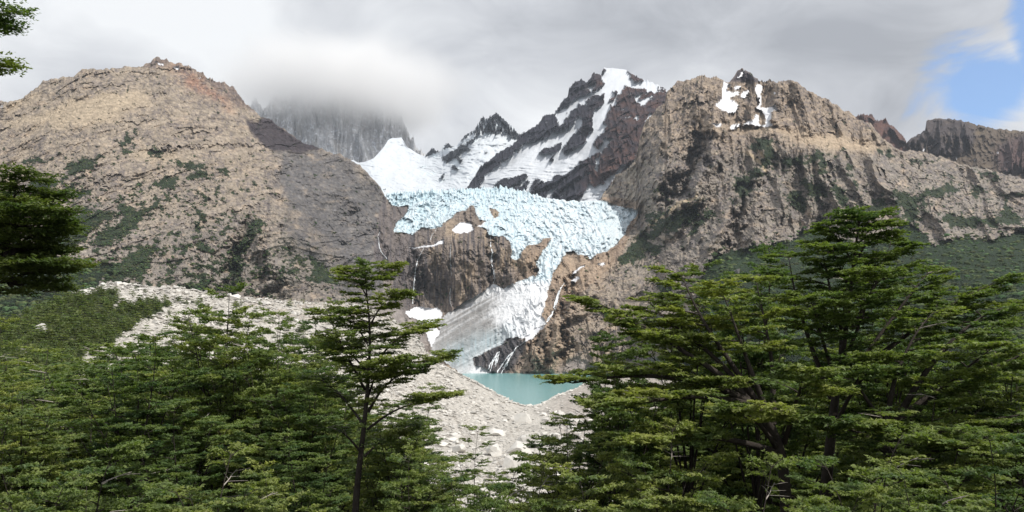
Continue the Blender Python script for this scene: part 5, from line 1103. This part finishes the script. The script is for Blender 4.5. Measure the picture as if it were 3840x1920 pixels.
for a in [
 ('mid', 815, 1095, 36, 270, 0.3, 'tall beech whose top stands against the white moraine crest'),
 ('mid2', 515, 1262, 31, 300, 1.1, 'flat topped beech with dark forked trunk in the left group'),
 ('slim', 1060, 1190, 38, 180, 2.0, 'beech with a loose feathery top left of the thin tall beech'),
 ('slim', 1232, 1150, 44, 90, 0.9, 'thin sparse sapling top beside the thin tall beech'),
 ('broad', 1240, 1290, 48, 230, 2.2, 'broad beech filling the gap behind the thin tall one'),
 ('broad', 2170, 1575, 26, 300, 1.6, 'bushy dark beech right of the rubble gap'),
 ('low2', 1760, 1800, 15, 230, 1.9, 'small leafy beech at the very bottom of the rubble gap'),
 ('low', 1890, 1760, 19, 190, 0.4, 'low bush of beech leaves in the rubble gap'),
 ('mid', 1120, 1215, 50, 210, 1.1, 'full beech left of the thin tall one, its top against the gravel'),
 ('broad', 620, 1290, 50, 260, 2.0, 'wide pale beech top between the forked and the tall one'),
 ('mid', 400, 1330, 46, 240, 0.5, 'beech at the edge of the dark shrub slope'),
 ('mid2', 1010, 1225, 34, 240, 2.7, 'full crowned beech directly left of the thin tall one'),
 ('mid', 735, 1190, 39, 190, 1.7, 'beech leaning against the left side of the tall crest high beech'),
 ('broad', 1190, 1360, 32, 250, 0.3, 'leafy beech wrapped round the thin tall trunk'),
 ('mid2', 960, 1262, 46, 220, 0.4, 'dense beech top just under the moraine crest'),
 ('slim', 690, 1255, 50, 150, 1.0, 'narrow beech between the forked and the tall one'),
 ('mid', 655, 1350, 44, 250, 2.6, 'mid green beech behind the flat topped one'),
 ('broad', 930, 1330, 34, 330, 1.9, 'broad dense beech in the middle of the left group'),
 ('mid2', 310, 1440, 34, 280, 3.0, 'spreading beech below the dark shrub slope'),
 ('slim', -20, 1215, 24, 170, 1.7, 'yellow green beech cut by the left edge below the slope'),
 ('mid', 60, 1480, 26, 290, 0.2, 'bushy light green beech in the lower left'),
 ('broad', 700, 1520, 27, 360, 2.2, 'wide layered beech low in the left group'),
 ('low', 350, 1690, 17, 330, 0.8, 'bright leafy beech top in the bottom left'),
 ('low2', 90, 1750, 14, 300, 2.8, 'lowest leafy beech in the bottom left corner'),
 ('low', 800, 1720, 16, 330, 2.4, 'bright spreading beech top at the bottom under the left group'),
 ('mid', 1130, 1400, 30, 230, 0.6, 'beech close behind the thin tall beech'),
 ('broad', 1150, 1640, 21, 300, 1.0, 'dense low beech left of the bare dark trunk'),
 ('low2', 1060, 1790, 14, 230, 1.3, 'small leafy beech at the bottom left of the bare trunk'),
 ('slim', 1560, 1470, 31, 160, 0.1, 'slender dull beech right of the thin tall one'),
 ('mid', 1480, 1560, 27, 230, 2.9, 'leaning twiggy beech right of the bare dark trunk'),
 ('low2', 1560, 1740, 17, 220, 0.5, 'low green beech beside the rubble gap'),
 ('slim', 1790, 1625, 34, 150, 1.5, 'small open beech standing in the rubble gap'),
 ('mid2', 2130, 1555, 32, 250, 0.9, 'rounded beech right of the rubble gap'),
 ('low', 2000, 1740, 22, 230, 2.0, 'low beech in front of the rubble gap'),
 ('mid', 2330, 1530, 34, 190, 2.2, 'beech tucked left of the great spreading ones'),
 ('low2', 2260, 1790, 16, 300, 1.8, 'leafy beech at the bottom centre right'),
 ('mid2', 2590, 1010, 33, 260, 0.35, 'beech with high rounded top left of the grey block'),
 ('broad', 3540, 1120, 36, 380, 1.3, 'wide layered beech right of and behind the tallest'),
 ('broad', 2980, 1230, 36, 380, 0.8, 'shaded beech seen between the great limbs'),
 ('mid', 2330, 1190, 31, 200, 2.8, 'beech behind the long level boughs at the lake'),
 ('mid', 3330, 1010, 34, 260, 3.1, 'beech standing close behind the right side of the tallest'),
 ('mid', 2830, 940, 31, 250, 1.4, 'beech with pale dead limbs behind the great ones'),
 ('mid2', 3830, 1250, 25, 380, 0.7, 'beech cut by the right edge'),
 ('mid2', 3450, 1500, 22, 400, 2.1, 'bright layered beech below the wide one on the right'),
 ('low', 3260, 1640, 16, 380, 1.1, 'bright level fans of beech leaves at the lower right'),
 ('low2', 3720, 1640, 17, 330, 2.5, 'olive beech in the lower right corner'),
 ('low', 2840, 1760, 15, 330, 1.9, 'low beech under the great dark one'),
 ('low', 2500, 1620, 20, 300, 2.3, 'bright beech below the long boughs'),
 ('low2', 3500, 1800, 13, 330, 0.9, 'lowest beech in the bottom right'),
 ('low', 3150, 1840, 12, 260, 0.2, 'small bright beech at the bottom of the right group'),
]:
    place(TP[a[0]], a[1], a[2], a[3], a[4], a[5], a[6], G)
# a bough from a beech outside the frame reaches in at the top left
hero(71, -440, 13, [((-430,2600, -420,1800, -400,900, -380,300, -360,-200), 0, 0.16, 0.9, 0.6), ((-390,420, -200,180, -110,60, -38,30), 0, 0.04, 0.88, 0.14), ((-240,230, -130,130, -48,84), 0.4, 0.02, 0.93, 0.10), ((-390,520, -180,300, -45,232), 0, 0.03, 0.96, 0.05)],
  'leafy twigs of a tall beech reaching in at the top left corner', gap=0.10, secgap=0.10, leaf=0.055, dens=0.9, dead=0.0, up=(-5, 20))
# mid-distance beeches filling the slope
rng3 = np.random.default_rng(8)
def fill():
    n = 0
    while n < 70:
        x = rng3.uniform(-200, 1600) if rng3.random() < 0.6 else rng3.uniform(2250, 4000)
        D = rng3.uniform(42, 85); t = rng3.uniform(1300, 1460) if x < 1600 else rng3.uniform(1300, 1480)
        if x > 1150 and x < 2450: t += 170
        k = ('mid', 'mid2', 'slim', 'broad')[int(rng3.integers(0, 4))]
        place(TP[k], x, t, D, None, rng3.uniform(0, 6.28), 'beech crown half hidden behind the nearer trees', 'half hidden beeches behind the near trees'); n += 1
fill()
# ------------------------------------------------------------------ scrub forest on the outer flank of the moraine
def flank():
    n = 9000
    x = rng3.uniform(-200, 1500, n); y = 1080+rng3.random(n)*520
    ok = y > curve(SILM, x)+4; x, y = x[ok], y[ok]
    k = vegm_lookup(x, y) > 0.5; x, y = x[k], y[k]
    x2 = rng3.uniform(2400, 3900, 900); y2 = rng3.uniform(1480, 1900, 900); k = vegm_lookup(x2, y2) > 0.5
    x = np.r_[x[:2600], x2[k]]; y = np.r_[y[:2600], y2[k]]
    W, _, _ = sample(SM, x, y); M = len(W)
    hgt = rng3.uniform(2.0, 5.0, M)*np.clip(W[:, 1]/400, 0.7, 1.2); nl = 64
    a = rng3.uniform(0, 6.28, (M, nl)); rr_ = np.sqrt(rng3.random((M, nl))); h = rng3.random((M, nl))
    lay = np.floor(h*3)/3+0.2*h
    R_ = hgt[:, None]*0.62*(1.1-0.7*lay)
    p = W[:, None]+np.stack([np.cos(a)*rr_*R_, np.sin(a)*rr_*R_, hgt[:, None]*(0.25+0.75*lay)+0.1*R_*(1-rr_)], -1)
    nr = rng3.normal(0, 0.45, (M, nl, 3)); nr[..., 2] += 1; nr /= np.linalg.norm(nr, axis=-1)[..., None]
    t = rng3.normal(0, 1, (M, nl, 3)); t -= nr*(t*nr).sum(-1, keepdims=True); t /= np.linalg.norm(t, axis=-1)[..., None]; b = np.cross(nr, t)
    s = (hgt[:, None, None]*0.15)*rng3.uniform(0.6, 1.3, (M, nl, 1))
    q = np.stack([p-t*s*0.8-b*s*0.5, p-t*s*0.3+b*s*0.8, p+t*s], 2).reshape(-1, 3)
    g = rng3.uniform(0.65, 1.3, (M, 1, 1)); warm = rng3.random((M, 1, 1))
    c = (np.array([0.085, 0.130, 0.045])*(1-warm*0.6)+np.array([0.15, 0.165, 0.055])*warm*0.6)*g*rng3.uniform(.7, 1.3, (M, nl, 1))
    obj('scrub_forest', np_mesh('scrub_forest', q, None, np.repeat(c.reshape(-1, 3), 3, 0), tris=np.arange(len(q)).reshape(-1, 3)), M_LEAF, kind='stuff', label='dense green scrub beech covering the outer flank of the moraine')
flank()
# ------------------------------------------------------------------ air and cloud
def box(name, lo, hi, mat, **props):
    bm = bmesh.new(); bmesh.ops.create_cube(bm, size=1.0)
    for v in bm.verts: v.co = Vector([(lo[i]+hi[i])/2+v.co[i]*(hi[i]-lo[i]) for i in range(3)])
    me = bpy.data.meshes.new(name); bm.to_mesh(me); bm.free(); return obj(name, me, mat, **props)
mh = bpy.data.materials.new('thin_air'); mh.use_nodes = True; t = mh.node_tree; t.nodes.clear()
pv_ = N(t, 'ShaderNodeVolumePrincipled'); pv_.inputs['Color'].default_value = (0.80, 0.88, 1.0, 1); pv_.inputs['Density'].default_value = HAZE_DENS = 2.2e-5
o_ = N(t, 'ShaderNodeOutputMaterial'); lk(t, pv_.outputs[0], o_.inputs['Volume'])
box('haze', (-4500, -60, -260), (4500, 5560, 2200), mh, kind='stuff', label='thin blue mountain air')
mc = bpy.data.materials.new('cloud_bank'); mc.use_nodes = True; t = mc.node_tree; t.nodes.clear()
def cloud_mat():
    tc = N(t, 'ShaderNodeTexCoord'); sep = N(t, 'ShaderNodeSeparateXYZ'); lk(t, tc.outputs['Object'], sep.inputs[0])
    x, y, z = sep.outputs
    n = noisen(t, tc.outputs['Object'], 0.0022, 4, 0.55)
    # underside rises to the left and right of the middle, ragged
    zb = mathn(t, 'ADD', 1550.0, mathn(t, 'MULTIPLY', mathn(t, 'SUBTRACT', n, 0.5), 520.0))
    zb = mathn(t, 'ADD', zb, mathn(t, 'MULTIPLY', mathn(t, 'ADD', x, 1450.0), -0.16))
    rise = maprange(t, mathn(t, 'SUBTRACT', z, zb), 0.0, 330.0)
    dx = mathn(t, 'DIVIDE', mathn(t, 'ADD', x, 1420.0), 1150.0); dy = mathn(t, 'DIVIDE', mathn(t, 'SUBTRACT', y, 6350.0), 720.0); dz = mathn(t, 'DIVIDE', mathn(t, 'SUBTRACT', z, 1850.0), 560.0)
    rr = mathn(t, 'SQRT', mathn(t, 'ADD', mathn(t, 'MULTIPLY', dx, dx), mathn(t, 'ADD', mathn(t, 'MULTIPLY', dy, dy), mathn(t, 'MULTIPLY', dz, dz))))
    fall = maprange(t, mathn(t, 'ADD', rr, mathn(t, 'MULTIPLY', mathn(t, 'SUBTRACT', n, 0.5), 0.7)), 1.0, 0.35)
    d = mathn(t, 'MULTIPLY', mathn(t, 'MULTIPLY', rise, fall), 0.0065)
    v = N(t, 'ShaderNodeVolumePrincipled'); v.inputs['Color'].default_value = (1.0, 1.0, 1.0, 1); v.inputs['Anisotropy'].default_value = 0.0
    lk(t, d, v.inputs['Density']); o = N(t, 'ShaderNodeOutputMaterial'); lk(t, v.outputs[0], o.inputs['Volume'])
cloud_mat()
box('cloud', (-2620, 5600, 1250), (-220, 7100, 2450), mc, kind='stuff', label='grey cloud bank hiding the tops of the granite walls')
scene.cycles.volume_bounces = 8; scene.cycles.volume_max_steps = 96; scene.cycles.volume_step_rate = 1.0
